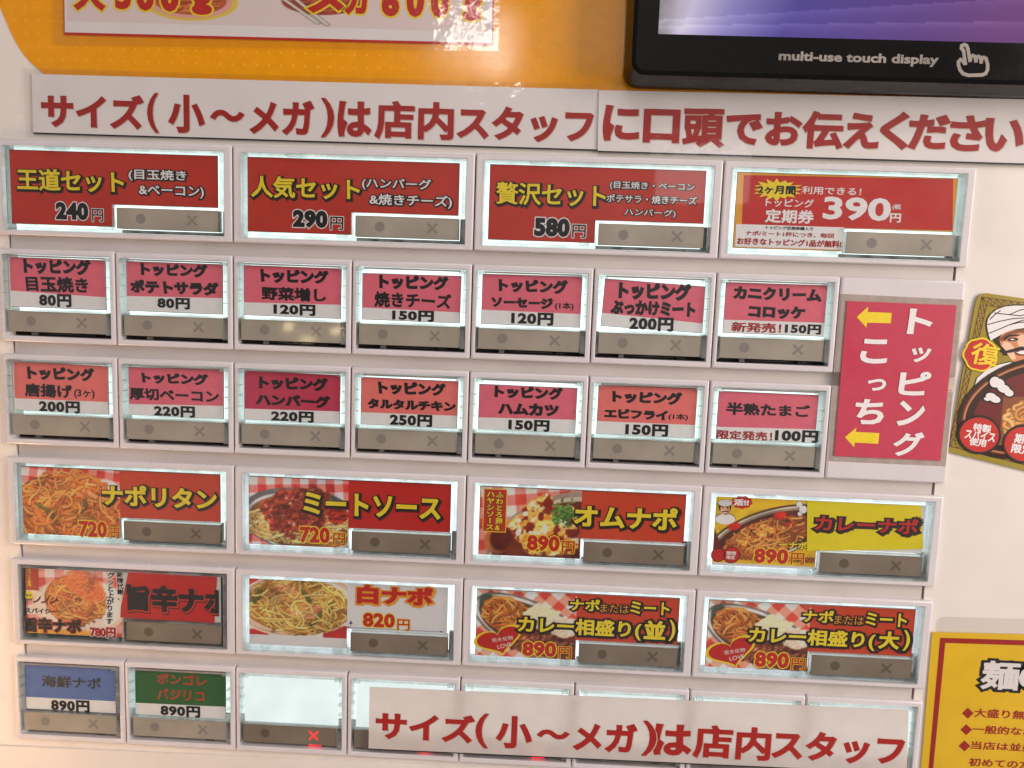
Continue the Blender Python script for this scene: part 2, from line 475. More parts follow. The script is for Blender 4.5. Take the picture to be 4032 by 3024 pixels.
def _field(c):
    """Signed distance (negative inside) of one character on a square grid."""
    if c in _sdf:
        return _sdf[c]
    v, f = _glyph_mesh(c)
    if not len(v):
        _sdf[c] = None
        return None
    key = [tuple(np.round(p, 5)) for p in v]
    cnt = {}
    for q in f:
        for i in range(len(q)):
            e = (key[q[i]], key[q[(i + 1) % len(q)]])
            k = tuple(sorted(e))
            cnt[k] = cnt.get(k, 0) + 1
    dirs = {}
    for q in f:
        for i in range(len(q)):
            e = (key[q[i]], key[q[(i + 1) % len(q)]])
            if cnt[tuple(sorted(e))] == 1 and e[0] != e[1]:
                dirs.setdefault(e[0], []).append(e[1])
    gx = G0 + GS * np.arange(GN + 1)
    gz = gx - 0.25
    X, Y = np.meshgrid(gx, gz)
    D = np.full(X.shape, 1e9)
    ends = {}
    for a_, lst in dirs.items():
        for b_ in lst:
            dx, dy = b_[0] - a_[0], b_[1] - a_[1]
            L = math.hypot(dx, dy)
            dx, dy = dx / L, dy / L
            t = (X - a_[0]) * dx + (Y - a_[1]) * dy
            sd = (X - a_[0]) * dy - (Y - a_[1]) * dx          # positive outside (faces run anticlockwise)
            D = np.where((t >= 0) & (t <= L), np.minimum(D, np.abs(sd)), D)
            ends.setdefault(b_, []).append((sd, t - L))
            ends.setdefault(a_, []).append((sd, -t))
    for p_, lst in ends.items():
        r_ = np.hypot(X - p_[0], Y - p_[1])
        if len(lst) == 2:
            cone = (lst[0][1] > 0) & (lst[1][1] > 0)
            mit = np.maximum(np.maximum(lst[0][0], lst[1][0]), r_ / 1.75)
            r_ = np.where(cone, np.minimum(mit, r_), r_)
        D = np.minimum(D, r_)
    ins = np.zeros(X.shape, bool)
    for q in f:
        for j in range(1, len(q) - 1):
            p0, p1, p2 = v[q[0]], v[q[j]], v[q[j + 1]]
            x0, x1 = min(p0[0], p1[0], p2[0]), max(p0[0], p1[0], p2[0])
            y0, y1 = min(p0[1], p1[1], p2[1]), max(p0[1], p1[1], p2[1])
            i0, i1 = max(int((x0 - gx[0]) / GS), 0), min(int((x1 - gx[0]) / GS) + 2, GN + 1)
            k0, k1 = max(int((y0 - gz[0]) / GS), 0), min(int((y1 - gz[0]) / GS) + 2, GN + 1)
            if i1 <= i0 or k1 <= k0:
                continue
            xs, ys = X[k0:k1, i0:i1], Y[k0:k1, i0:i1]
            d1 = (xs - p1[0]) * (p0[1] - p1[1]) - (p0[0] - p1[0]) * (ys - p1[1])
            d2 = (xs - p2[0]) * (p1[1] - p2[1]) - (p1[0] - p2[0]) * (ys - p2[1])
            d3 = (xs - p0[0]) * (p2[1] - p0[1]) - (p2[0] - p0[0]) * (ys - p0[1])
            ins[k0:k1, i0:i1] |= ~(((d1 < 0) | (d2 < 0) | (d3 < 0)) & ((d1 > 0) | (d2 > 0) | (d3 > 0)))
    _sdf[c] = (np.where(ins, -D, D), gx, gz)
    return _sdf[c]


def _loops(F, gx, gz):
    """Closed iso-lines of F = 0 (inside negative)."""
    F = np.where(np.abs(F) < 1e-6, 1e-6, F)
    neg = F < 0
    nxt = {}

    def pt(a):
        (i, j), (k, l) = a
        u = F[i, j] / (F[i, j] - F[k, l])
        return (gx[j] + (gx[l] - gx[j]) * u, gz[i] + (gz[k] - gz[i]) * u)
    c = neg[:-1, :-1].astype(int) + 2 * neg[:-1, 1:] + 4 * neg[1:, 1:] + 8 * neg[1:, :-1]
    for i, j in zip(*np.nonzero((c > 0) & (c < 15))):
        B = ((i, j), (i, j + 1)); R = ((i, j + 1), (i + 1, j + 1)); T = ((i + 1, j), (i + 1, j + 1)); L = ((i, j), (i + 1, j))
        segs = {1: [(B, L)], 2: [(R, B)], 3: [(R, L)], 4: [(T, R)], 5: [(B, L), (T, R)], 6: [(T, B)], 7: [(T, L)], 8: [(L, T)], 9: [(B, T)],
                10: [(R, B), (L, T)], 11: [(R, T)], 12: [(L, R)], 13: [(B, R)], 14: [(L, B)]}[c[i, j]]
        for a, b in segs:
            nxt[a] = b
    out = []
    while nxt:
        a0, b = nxt.popitem(); lp = [a0]
        while b != a0 and b in nxt:
            lp.append(b); b = nxt.pop(b)
        out.append([pt(a) for a in lp])
    return out


def _simplify(lp, tol):
    """Closed-loop Douglas-Peucker."""
    P = np.array(lp)
    if len(P) < 8:
        return P
    k = int(np.argmax(((P - P[0]) ** 2).sum(1)))

    def dp(a, b):
        st, keep = [(a, b)], []
        while st:
            a, b = st.pop()
            if b - a < 2:
                continue
            d = P2[b] - P2[a]; L = np.hypot(*d) + 1e-12
            e = np.abs((P2[a + 1:b, 0] - P2[a, 0]) * d[1] - (P2[a + 1:b, 1] - P2[a, 1]) * d[0]) / L
            m = int(np.argmax(e))
            if e[m] > tol:
                keep.append(a + 1 + m); st += [(a, a + 1 + m), (a + 1 + m, b)]
        return keep
    P2 = np.vstack([P, P[:1]])
    idx = sorted(set([0, k] + dp(0, k) + dp(k, len(P))))
    return P[[i for i in idx if i < len(P)]]


def glyph(c, off):
    """One character grown by off (in em), as vertices and triangles."""
    k = (c, round(off, 4))
    if k in _gc:
        return _gc[k]
    fl = _field(c)
    if fl is None:
        _gc[k] = (np.zeros((0, 2)), [])
        return _gc[k]
    F, gx, gz = fl
    lps = [_simplify(l, 0.0035) for l in _loops(F - off, gx, gz) if len(l) > 3]
    lps = [l for l in lps if len(l) >= 3]
    vs, es = [], []
    for l in lps:
        n0 = len(vs)
        vs += [Vector((p[0], p[1])) for p in l]
        es += [(n0 + i, n0 + (i + 1) % len(l)) for i in range(len(l))]
    ov, _, of = delaunay_2d_cdt(vs, es, [], 0, 1e-6, False)[:3]
    v = np.array([tuple(p) for p in ov])
    f = []
    for t in of:
        p = v[list(t)]
        cx, cy = (p.mean(0) - (gx[0], gz[0])) / GS
        i, j = min(max(int(cy), 0), GN - 1), min(max(int(cx), 0), GN - 1)
        u, w = cx - j, cy - i
        val = (F[i, j] * (1 - u) + F[i, j + 1] * u) * (1 - w) + (F[i + 1, j] * (1 - u) + F[i + 1, j + 1] * u) * w - off
        if val < 0:
            ar = (p[1][0] - p[0][0]) * (p[2][1] - p[0][1]) - (p[2][0] - p[0][0]) * (p[1][1] - p[0][1])
            f.append(tuple(t) if ar > 0 else tuple(t[::-1]))
    _gc[k] = (v, f)
    return _gc[k]


def advance(c):
    if c not in _ac:
        a = _glyph_mesh('口')[0][:, 0].max()
        _ac[c] = _glyph_mesh(c + '口')[0][:, 0].max() - a
    return _ac[c]


def letters(mb, s, tl, br, Y, m, bold=0.03, outline=(), shear=0.0, pop=0.0, seed=0, track=0.0, clip=None, vertical=False, rot=0.0):
    """Lettering fitted into the rectangle tl..br of the front plane; outline = [(grow, material, dx, dz)] behind it."""
    rnd = random.Random(seed + len(s) * 7)
    lay, x, y = [], 0.0, 0.0
    for c in s:
        r = rnd.uniform(-pop, pop); sc = 1 + rnd.uniform(-pop, pop) * 0.6
        lay.append((c, x, y, r, sc))
        if vertical:
            y -= 1.0 + track
        else:
            x += advance(c) + track

    def placed(off, rel=0):
        out = []
        for i, (c, x, y, r, sc) in enumerate(lay):
            v, f = glyph(c, off)
            if not len(v):
                continue
            v = v.copy()
            cc = np.array([0.5 * advance(c), 0.38])
            v = v - cc
            if c == 'ー' and vertical:
                v = np.stack([v[:, 1], -v[:, 0]], 1)
            cr, sr = math.cos(r), math.sin(r)
            v = np.stack([v[:, 0] * cr - v[:, 1] * sr, v[:, 0] * sr + v[:, 1] * cr], 1) * sc + cc
            v[:, 0] += x; v[:, 1] += y
            v[:, 0] += shear * v[:, 1]
            out.append((i, v, f))
        return out
    base = placed(bold)
    allv = np.concatenate([v for _, v, _ in base])
    mn, mx_ = allv.min(0), allv.max(0)
    sx = (br[0] - tl[0]) / max(mx_[0] - mn[0], 1e-6)
    sz = (tl[1] - br[1]) / max(mx_[1] - mn[1], 1e-6)
    em = sz
    ctr = np.array([(tl[0] + br[0]) / 2, (tl[1] + br[1]) / 2])
    cR, sR = math.cos(rot), math.sin(rot)

    def emit(layers, yy, mm, dx=0.0, dz=0.0):
        k = mb.mi(mm)
        for i, v, f in layers:
            b = len(mb.v)
            px = tl[0] + (v[:, 0] - mn[0]) * sx + dx * em
            pz = br[1] + (v[:, 1] - mn[1]) * sz + dz * em
            if rot:
                qx, qz = px - ctr[0], pz - ctr[1]
                px, pz = ctr[0] + qx * cR - qz * sR, ctr[1] + qx * sR + qz * cR
            if clip is not None:
                px = np.clip(px, clip[0], clip[1]); pz = np.clip(pz, clip[2], clip[3])
            y_ = yy - 2e-6 * (i % 3)
            mb.v += [(a, y_, c_) for a, c_ in zip(px, pz)]
            for q in f:
                mb.f.append(tuple(b + w for w in q)); mb.m.append(k)
    for j, (grow, mm, dx, dz) in enumerate(outline):
        emit(placed(bold + grow), Y + 2.2e-5 * (len(outline) - j), mm, dx, dz)
    emit(base, Y, m)


# ------------------------------------------------------------------ helpers: printed pictures
class Canvas:
    def __init__(self, w, h, col, seed=0):
        self.w, self.h = w, h
        self.a = np.ones((h, w, 3)) * np.array(col, float)
        self.yy, self.xx = np.mgrid[0:h, 0:w].astype(float)
        self.r = np.random.RandomState(seed)

    def noise(self, s, oct=3):
        out = np.zeros((self.h, self.w)); amp = 1.0; tot = 0
        for o in range(oct):
            gw, gh = int(self.w / s) + 3, int(self.h / s) + 3
            g = self.r.rand(gh, gw)
            x, y = self.xx / s, self.yy / s
            i, j = x.astype(int), y.astype(int)
            fx, fy = x - i, y - j
            fx = fx * fx * (3 - 2 * fx); fy = fy * fy * (3 - 2 * fy)
            out += amp * ((g[j, i] * (1 - fx) + g[j, i + 1] * fx) * (1 - fy) + (g[j + 1, i] * (1 - fx) + g[j + 1, i + 1] * fx) * fy)
            tot += amp; amp *= 0.5; s = max(s / 2, 1.2)
        return out / tot

    def put(self, mask, col):
        m = np.clip(mask, 0, 1)[..., None]
        self.a = self.a * (1 - m) + np.array(col, float) * m

    def ell(self, cx, cy, rx, ry, rot=0.0, soft=1.0):
        c, s = math.cos(rot), math.sin(rot)
        x, y = self.xx - cx, self.yy - cy
        u, v = (x * c + y * s) / rx, (-x * s + y * c) / ry
        return np.clip((1 - np.hypot(u, v)) * min(rx, ry) / soft + 0.5, 0, 1)

    def gingham(self, cell, rot=0.0, mask=None, red=(178, 50, 44), white=(222, 205, 205), mid=(205, 120, 112), ox=0, oy=0):
        c, s = math.cos(rot), math.sin(rot)
        u = (self.xx * c + self.yy * s + ox) / cell; v = (-self.xx * s + self.yy * c + oy) / cell
        a, b = (np.floor(u) % 2), (np.floor(v) % 2)
        t = a + b
        m = np.ones_like(t) if mask is None else mask
        self.put(m * (t == 0), white); self.put(m * (t == 1), mid); self.put(m * (t == 2), red)

    def line(self, pts, w, col, hi=0.26, edge=0.30):
        pts = np.array(pts, float)
        x0, y0 = np.floor(pts.min(0) - w - 3).astype(int); x1, y1 = np.ceil(pts.max(0) + w + 3).astype(int)
        x0, y0 = max(x0, 0), max(y0, 0); x1, y1 = min(x1, self.w), min(y1, self.h)
        if x1 <= x0 or y1 <= y0:
            return
        X, Yv = self.xx[y0:y1, x0:x1], self.yy[y0:y1, x0:x1]
        D = np.full(X.shape, 1e9); S = np.zeros(X.shape)
        for i in range(len(pts) - 1):
            ax, ay = pts[i]; bx, by = pts[i + 1]
            dx, dy = bx - ax, by - ay; L2 = dx * dx + dy * dy + 1e-9
            t = np.clip(((X - ax) * dx + (Yv - ay) * dy) / L2, 0, 1)
            ex, ey = X - ax - t * dx, Yv - ay - t * dy
            d = np.hypot(ex, ey); k = d < D
            D = np.where(k, d, D); S = np.where(k, (-ex * 0.3 - ey) / w, S)
        sub = self.a[y0:y1, x0:x1]
        sh = np.clip((w + 1.6 - D) / 1.8, 0, 1)[..., None]
        sub = sub * (1 - sh * edge)
        a = np.clip(w - D + 0.5, 0, 1)[..., None]
        t = np.clip(D / w, 0, 1)
        lum = (1.0 - 0.38 * t * t + hi * np.clip(S, -1, 1) * 0.8)[..., None]
        self.a[y0:y1, x0:x1] = sub * (1 - a) + np.clip(np.array(col) * lum, 0, 250) * a

    def noodles(self, n, cx, cy, rx, ry, w, cols, length=60, rot=0.0, curl=0.10, dome=0.5):
        r = self.r
        c, s = math.cos(rot), math.sin(rot)
        for i in range(n):
            t = 2 * math.pi * r.rand(); q = math.sqrt(r.rand())
            u, v = q * math.cos(t) * rx, q * math.sin(t) * ry
            x, y = cx + u * c - v * s, cy + u * s + v * c
            a = r.rand() * 6.28; k = r.randn() * curl
            pts = [(x, y)]
            for j in range(int(length / 3 * (0.5 + r.rand()))):
                k += r.randn() * curl * 0.35; k *= 0.95
                a += k
                nx, ny = x + 3 * math.cos(a), y + 2.4 * math.sin(a)
                du, dv = (nx - cx) * c + (ny - cy) * s, -(nx - cx) * s + (ny - cy) * c
                if (du / rx) ** 2 + (dv / ry) ** 2 > 1.08:
                    a += 0.5
                    nx, ny = x + 3 * math.cos(a), y + 2.4 * math.sin(a)
                    du, dv = (nx - cx) * c + (ny - cy) * s, -(nx - cx) * s + (ny - cy) * c
                    if (du / rx) ** 2 + (dv / ry) ** 2 > 1.2:
                        break
                x, y = nx, ny
                pts.append((x, y))
            if len(pts) < 4:
                continue
            col = np.array(cols[r.randint(len(cols))], float) * (0.86 + 0.3 * r.rand())
            self.line(pts, w * (0.85 + 0.3 * r.rand()), col)

    def lumpy(self, mask, dark, light, s=7, gain=2.2, spec=0.0):
        hgt = self.noise(s, 3)
        gy, gx = np.gradient(hgt)
        sh = np.clip(0.5 + gain * (-gy - 0.5 * gx) * s * 0.5 + (hgt - 0.5) * 0.9, 0, 1)[..., None]
        col = np.array(dark) * (1 - sh) + np.array(light) * sh
        if spec:
            k = np.clip((sh - 0.86) * 6, 0, 1)
            col = col * (1 - k * spec) + 235 * k * spec
        m = np.clip(mask, 0, 1)[..., None]
        self.a = self.a * (1 - m) + col * m

    def soften(self, k=0.5):
        p = np.pad(self.a, ((1, 1), (1, 1), (0, 0)), mode='edge')
        bl = sum(p[i:i + self.h, j:j + self.w] for i in range(3) for j in range(3)) / 9.0
        self.a = self.a * (1 - k) + bl * k
        return self

    def build(self, name, parent, tl, br, Y, material=None, raw=False, tr=None, bl=None):
        """A flat sheet with one ink per vertex."""
        h, w = self.h, self.w
        fx, fz = self.xx / (w - 1), self.yy / (h - 1)
        o = np.array(ORIG.get(parent.name, (0, 0, 0)))
        if tr is None:
            X = tl[0] + (br[0] - tl[0]) * fx; Z = tl[1] + (br[1] - tl[1]) * fz
        else:
            A, B, C, D = map(np.array, (tl, tr, br, bl))
            q = (A * ((1 - fx) * (1 - fz))[..., None] + B * (fx * (1 - fz))[..., None] + C * (fx * fz)[..., None] + D * ((1 - fx) * fz)[..., None])
            X, Z = q[..., 0], q[..., 1]
        v = np.stack([X - o[0], np.full_like(X, Y - o[1]), Z - o[2]], -1).reshape(-1, 3)
        idx = np.arange(h * w).reshape(h, w)
        f = np.stack([idx[1:, :-1], idx[1:, 1:], idx[:-1, 1:], idx[:-1, :-1]], -1).reshape(-1, 4)
        me = bpy.data.meshes.new(name)
        me.vertices.add(len(v)); me.vertices.foreach_set('co', v.ravel())
        me.loops.add(f.size); me.loops.foreach_set('vertex_index', f.ravel())
        me.polygons.add(len(f)); me.polygons.foreach_set('loop_start', np.arange(0, f.size, 4))
        me.update(calc_edges=True)
        L = lin(np.clip(self.a, 0, 255))
        if not raw:
            L = L / ILL
            L = np.clip(L / np.maximum(1.0, L.max(-1, keepdims=True) / 0.85), 0.004, 0.85)
        ca = me.color_attributes.new('ink', 'FLOAT_COLOR', 'POINT')
        ca.data.foreach_set('color', np.concatenate([L, np.ones((h, w, 1))], -1).astype(np.float32).ravel())
        me.materials.append(material or M_PRINT)
        return link(name, me, parent)


# ------------------------------------------------------------------ the machine's housing
U = 0.04
ROWZ = [0.0414, 0.0056, -0.0300, -0.0658, -0.1023, -0.1384]
RH = 0.0314
HY = 0.0008                                   # front of the housing
machine = thing('ticket_machine', (0.16, 0.0, -0.172), 'cream metal front of a meal ticket machine with six rows of buttons', 'ticket machine')
b = MB()
b.box(-0.12, 0.0028, -0.34, 0.26, HY, 0.016, M_HOUSE)
b.box(0.3172, 0.46, -0.34, 0.26, HY, 0.016, M_HOUSE)
b.box(0.0028, 0.3172, 0.0405, 0.26, HY, 0.016, M_HOUSE)
b.box(0.0028, 0.3172, -0.34, -0.1680, HY, 0.016, M_HOUSE)
b.build('front_panel', machine)
b = MB(); b.box(-0.11, 0.45, -0.33, 0.25, 0.0165, 0.02, M_DARK); b.build('back_plate', machine)
for i in range(5):
    z1 = ROWZ[i] - RH + 0.0006; z0 = ROWZ[i + 1] - 0.0006
    b = MB(); b.box(0.00335, 0.3166, z0, z1, HY + 0.0004, 0.006, M_STRIP)
    o = b.build('divider_strip', machine)
    bevel(o.data, HY + 0.0004, 0.0003)


def blank_plate(x, z):
    b = MB(); b.box(x + 0.00012, x + U - 0.00012, z - RH, z, -0.0008, 0.010, M_BEZEL)
    o = b.build('blank_plate', machine)
    bevel(o.data, -0.0008 - ORIG[machine.name][1], 0.0007, seg=3)


blank_plate(7 * U, ROWZ[1]); blank_plate(7 * U, ROWZ[2])


# ------------------------------------------------------------------ push buttons
def bezel_mesh(w, win):
    b = MB()
    b.ring((0.0002, w - 0.0002, -RH, 0.0), win, -0.0008, 0.0100, M_BEZEL)
    me = b.mesh('bezel')
    bm = bmesh.new(); bm.from_mesh(me)
    bmesh.ops.remove_doubles(bm, verts=bm.verts, dist=1e-8)

    def outer(e):
        return any(abs(v.co.z) < 1e-6 or abs(v.co.z + RH) < 1e-6 for v in e.verts)
    fr = [e for e in bm.edges if all(abs(v.co.y + 0.0008) < 1e-6 for v in e.verts) and abs(e.calc_face_angle(0)) > 0.5]
    oe = [e for e in fr if all((abs(v.co.z) < 1e-6 or abs(v.co.z + RH) < 1e-6) for v in e.verts)]
    ie = [e for e in fr if e not in oe]
    oe += [e for e in bm.edges if abs(e.verts[0].co.y - e.verts[1].co.y) > 0.005 and outer(e)]
    bmesh.ops.bevel(bm, geom=oe, offset=0.0006, segments=3, affect='EDGES', profile=0.5)
    ie = [e for e in ie if e.is_valid]
    bmesh.ops.bevel(bm, geom=ie, offset=0.00025, segments=2, affect='EDGES', profile=0.5)
    bm.normal_update()
    for f in bm.faces:
        f.smooth = max(abs(c_) for c_ in f.normal) < 0.999
    bm.to_mesh(me); bm.free()
    me.set_sharp_from_angle(angle=math.radians(45))
    flat_faces(me)
    return me


mm = 0.001
WINN = (1.5 * mm, 38.1 * mm, -29.4 * mm, -2.0 * mm)
WINW = (2.8 * mm, 77.1 * mm, -29.7 * mm, -2.1 * mm)
ME_BEZN, ME_BEZW = bezel_mesh(U, WINN), bezel_mesh(2 * U, WINW)


def cap_meshes(wide):
    x0, x1, z0, z1 = WINW if wide else WINN
    g = 0.15 * mm
    out = {}
    b = MB()
    # clear walls of the cap and the two lit ledges along the indicator bar
    if wide:
        t = 1.0 * mm
        b.ring((x0 + g, x1 - g, z0 + g, z1 - g), (x0 + g + t, x1 - g - t, z0 + g + 0.9 * mm, z1 - g - 0.75 * mm), -0.0013, 0.0040, M_RIM)
        b.box(39.6 * mm, 40.2 * mm, -28.6 * mm, -20.4 * mm, -0.0010, 0.0005, M_RIM)
        b.box(40.2 * mm, 75.2 * mm, -20.95 * mm, -20.4 * mm, -0.0010, 0.0005, M_RIM)
        rnd = random.Random(3)
        for c in (9, 34.5):
            b.box(c * mm, (c + 3.4) * mm, -28.6 * mm, -27.6 * mm, -0.0008, 0.0030, M_RIM)
        b.box(17.5 * mm, 24.5 * mm, -3.0 * mm, -2.35 * mm, -0.0015, 0.0020, M_RIM)
    else:
        t = 0.8 * mm
        b.ring((x0 + g, x1 - g, -20.7 * mm, z1 - g), (x0 + g + t, x1 - g - t, -20.2 * mm, z1 - g - 0.5 * mm), -0.0013, 0.0040, M_RIM)
        b.box(2.2 * mm, 4.6 * mm, -3.4 * mm, -2.3 * mm, -0.0012, 0.0030, M_RIM)
        b.box(35.4 * mm, 37.6 * mm, -3.4 * mm, -2.3 * mm, -0.0012, 0.0030, M_RIM)
        for c in (7.5, 11, 14.8):
            b.box(x0 + g, x0 + g + 1.2 * mm, -(c + 0.25) * mm, -c * mm, -0.00135, 0.0010, M_RIM)
            b.box(x1 - g - 1.2 * mm, x1 - g, -(c + 1.25) * mm, -(c + 1.0) * mm, -0.00135, 0.0010, M_RIM)
    out['cap_frame'] = b.mesh('cap_frame')
    b = MB()
    if wide:
        b.slab([(x0 + 1.3 * mm, -3.0 * mm), (x1 - 1.3 * mm, -3.0 * mm), (x1 - 1.3 * mm, -20.3 * mm), (39.5 * mm, -20.3 * mm),
                (39.5 * mm, -28.6 * mm), (x0 + 1.3 * mm, -28.6 * mm)], -0.0009, -0.0005, M_COVER)
    else:
        b.box(x0 + 1.1 * mm, x1 - 1.1 * mm, -20.1 * mm, -2.6 * mm, -0.0009, -0.0005, M_COVER)
    out['cover'] = b.mesh('cover')
    # added dark plates around the indicator bar: block the glow, darken the gap
    b = MB()
    if wide:
        b.box(75.0 * mm, x1 - 0.1 * mm, -29.5 * mm, -21.1 * mm, 0.0041, 0.0052, M_DIM)
        b.box(40.3 * mm, x1 - 0.1 * mm, -29.55 * mm, -28.3 * mm, 0.0042, 0.0050, M_DIM)
        b.box(46 * mm, 70 * mm, -29.3 * mm, -28.9 * mm, 0.0036, 0.0040, M_DARK)
    else:
        b.box(x0 + 0.1 * mm, x1 - 0.1 * mm, z0 + 0.1 * mm, -20.95 * mm, 0.0042, 0.0052, M_DIM)
        b.box(x0 + g, 2.3 * mm, -28.2 * mm, -20.7 * mm, -0.0008, 0.0036, M_RIM)
        b.box(36.4 * mm, x1 - g, -28.2 * mm, -20.7 * mm, -0.0008, 0.0036, M_RIM)
        b.box(x0 + 0.15 * mm, x1 - 0.15 * mm, z0 + 0.1 * mm, -28.0 * mm, 0.0030, 0.0038, M_DARK)
        b.box(12 * mm, 28 * mm, -28.75 * mm, -28.45 * mm, 0.0016, 0.0028, M_RIMD)
        b.box(9.5 * mm, 11.2 * mm, -29.2 * mm, -28.0 * mm, 0.0012, 0.0028, M_DIM)
        b.box(28.5 * mm, 31.5 * mm, -29.0 * mm, -28.1 * mm, 0.0010, 0.0028, M_DARK)
    out['glow_block_skirt'] = b.mesh('glow_block_skirt')
    return out


CAPN, CAPW = cap_meshes(False), cap_meshes(True)


def glow_mesh(wide, m, name):
    b = MB(); x0, x1, z0, z1 = WINW if wide else WINN
    if wide:
        b.box(x0 - 0.3 * mm, x1 + 0.3 * mm, z0 - 0.3 * mm, z1 + 0.3 * mm, 0.0058, 0.0075, m)
    else:
        b.box(x0 - 0.3 * mm, x1 + 0.3 * mm, -20.8 * mm, z1 + 0.3 * mm, 0.0058, 0.0075, m)
    return b.mesh('backlight')


GL = {(w, k): glow_mesh(w, m, k) for w in (0, 1) for k, m in (('on', M_GLOW), ('cool', M_GLOWB), ('off', M_OFF))}


def bar_meshes(wide, dark):
    b = MB()
    mt = M_BARD if dark else M_BAR
    if wide:
        b.box(40.75 * mm, 74.9 * mm, -28.15 * mm, -21.25 * mm, -0.0004, 0.0030, mt)
    else:
        b.box(2.45 * mm, 36.3 * mm, -27.9 * mm, -20.95 * mm, -0.0004, 0.0030, mt)
    me = b.mesh('indicator_bar')
    return bevel(me, -0.0004, 0.00012, seg=1)


BARS = {(w, d): bar_meshes(w, d) for w in (0, 1) for d in (0, 1)}


def marks_mesh(wide, dark, lit=False):
    cx, xx, zz = (48.9, 66.3, -24.7) if wide else (10.5, 28.0, -24.25)
    mk = M_MARKD if dark else M_MARK
    d = MB(); d.disc((cx * mm, zz * mm), 1.65 * mm, 1.65 * mm, -0.00043, mk)
    x = MB()
    mx = M_REDLED if lit else mk
    for s in (-1, 1):
        a = 1.45 * mm
        x.stroke([((xx * mm) - a, zz * mm - s * a), ((xx * mm) + a, zz * mm + s * a)], 0.75 * mm, -0.00043 - 2e-6 * s, mx)
    return d.mesh('ready_dot'), x.mesh('sold_out_cross')


MARKS = {(w, d, l): marks_mesh(w, d, l) for w in (0, 1) for d in (0, 1) for l in (0, 1)}
b = MB(); b.box(4.0 * mm, 36.0 * mm, -2.75 * mm, -2.25 * mm, -0.0011, 0.0010, M_STRIPBROWN)
ME_SLOT = b.mesh('card_slot')
b = MB(); b.box(26.0 * mm, 30.5 * mm, -28.85 * mm, -28.25 * mm, 0.0007, 0.0012, M_LEAK)
ME_LEAK = b.mesh('red_lamp')
GROUPN, GROUPW = 'narrow buttons of the ticket machine', 'wide buttons of the ticket machine'


def button(row, col, wide, label, glow='on', dark=False, lit=False, slot=True, cover=True):
    x, z = col * U, ROWZ[row]
    t = thing('push_button', (x, 0.0, z), label, 'button', GROUPW if wide else GROUPN)
    link('bezel', ME_BEZW if wide else ME_BEZN, t)
    cap = CAPW if wide else CAPN
    link('cap_frame', cap['cap_frame'], t)
    if cover:
        link('cover', cap['cover'], t)
    link('glow_block_skirt', cap['glow_block_skirt'], t)
    link('backlight', GL[(int(wide), glow)], t)
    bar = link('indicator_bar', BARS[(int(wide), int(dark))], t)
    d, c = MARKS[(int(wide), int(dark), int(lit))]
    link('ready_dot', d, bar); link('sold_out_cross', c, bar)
    if not wide and slot:
        link('card_slot', ME_SLOT, t)
    if lit:
        link('red_lamp', ME_LEAK, t)
    return t


CY = 0.0002          # depth of the label cards


def card_wide(t, m_main, pts=None, edge=True):
    x, _, z = ORIG[t.name]
    L = [(4.75, -3.6), (74.6, -3.6), (74.6, -20.25), (39.5, -20.25), (39.5, -27.5), (4.75, -27.5)]
    L = [(x + a * mm, z + c * mm) for a, c in (pts or L)]
    b = MB(); b.slab(L, CY, CY + 0.00025, m_main)
    if edge:
        e = [(x + a * mm, z + c * mm) for a, c in [(4.6, -3.4), (74.75, -3.4), (74.75, -20.4), (39.6, -20.4), (39.6, -27.65), (4.6, -27.65)]]
        b.slab(e, CY + 0.0003, CY + 0.0004, M_BLACK)
    return b.build('label_card', t)


YEL_OUT = [(0.085, M_SOFT, 0.045, -0.05), (0.055, M_BLACK, 0.015, -0.02)]
WHT_OUT = [(0.11, M_SOFT, 0.03, -0.03), (0.075, M_BLACK, 0.0, -0.01)]


def TX(b, crop, s, p, q, m, Y=CY - 0.00006, **k):
    letters(b, s, W(crop, *p), W(crop, *q), Y, m, **k)


def price(b, crop, s, p, q, yp, yq, fill, out):
    TX(b, crop, s, p, q, fill, bold=0.066, outline=[(0.045, out, 0, 0)], track=0.04)
    TX(b, crop, '円', yp, yq, fill, bold=0.012, outline=[(0.045, out, 0, 0)])


# ---- top row: sets
t = button(0, 0, True, "wide red button priced 240 yen, left end of the top row")
c = card_wide(t, M_CARD); b = MB()
TX(b, 'A1', '王道セット', (140, 242), (1070, 462), M_YEL, bold=0.026, outline=YEL_OUT, pop=0.03)
TX(b, 'A1', '(目玉焼き', (1105, 250), (1605, 368), M_WHITE, bold=0.02, outline=WHT_OUT)
TX(b, 'A1', '&ベーコン)', (1195, 388), (1757, 510), M_WHITE, bold=0.02, outline=WHT_OUT)
price(b, 'A1', '240', (476, 534), (762, 697), (790, 596), (890, 708), M_BLACK, M_WHITE)
b.build('lettering', c)
t = button(0, 2, True, 'wide red button priced 290 yen, its title in yellow, second of the top row')
c = card_wide(t, M_CARD); b = MB()
TX(b, 'B1', '人気セット', (190, 285), (1130, 505), M_YEL, bold=0.026, outline=YEL_OUT, pop=0.03)
TX(b, 'B1', '(ハンバーグ', (1150, 303), (1745, 425), M_WHITE, bold=0.02, outline=WHT_OUT)
TX(b, 'B1', '&焼きチーズ)', (1215, 440), (1925, 575), M_WHITE, bold=0.02, outline=WHT_OUT)
price(b, 'B1', '290', (553, 580), (852, 746), (876, 640), (988, 758), M_BLACK, M_WHITE)
b.build('lettering', c)
t = button(0, 4, True, 'wide red button priced 580 yen, three lines of white small print, shiny top edge')
c = card_wide(t, M_CARD); b = MB()
TX(b, 'C1', '贅沢セット', (165, 295), (1105, 520), M_YEL, bold=0.02, outline=YEL_OUT, pop=0.03)
TX(b, 'C1', '(目玉焼き・ベーコン', (1145, 288), (1870, 385), M_WHITE, bold=0.015, outline=WHT_OUT)
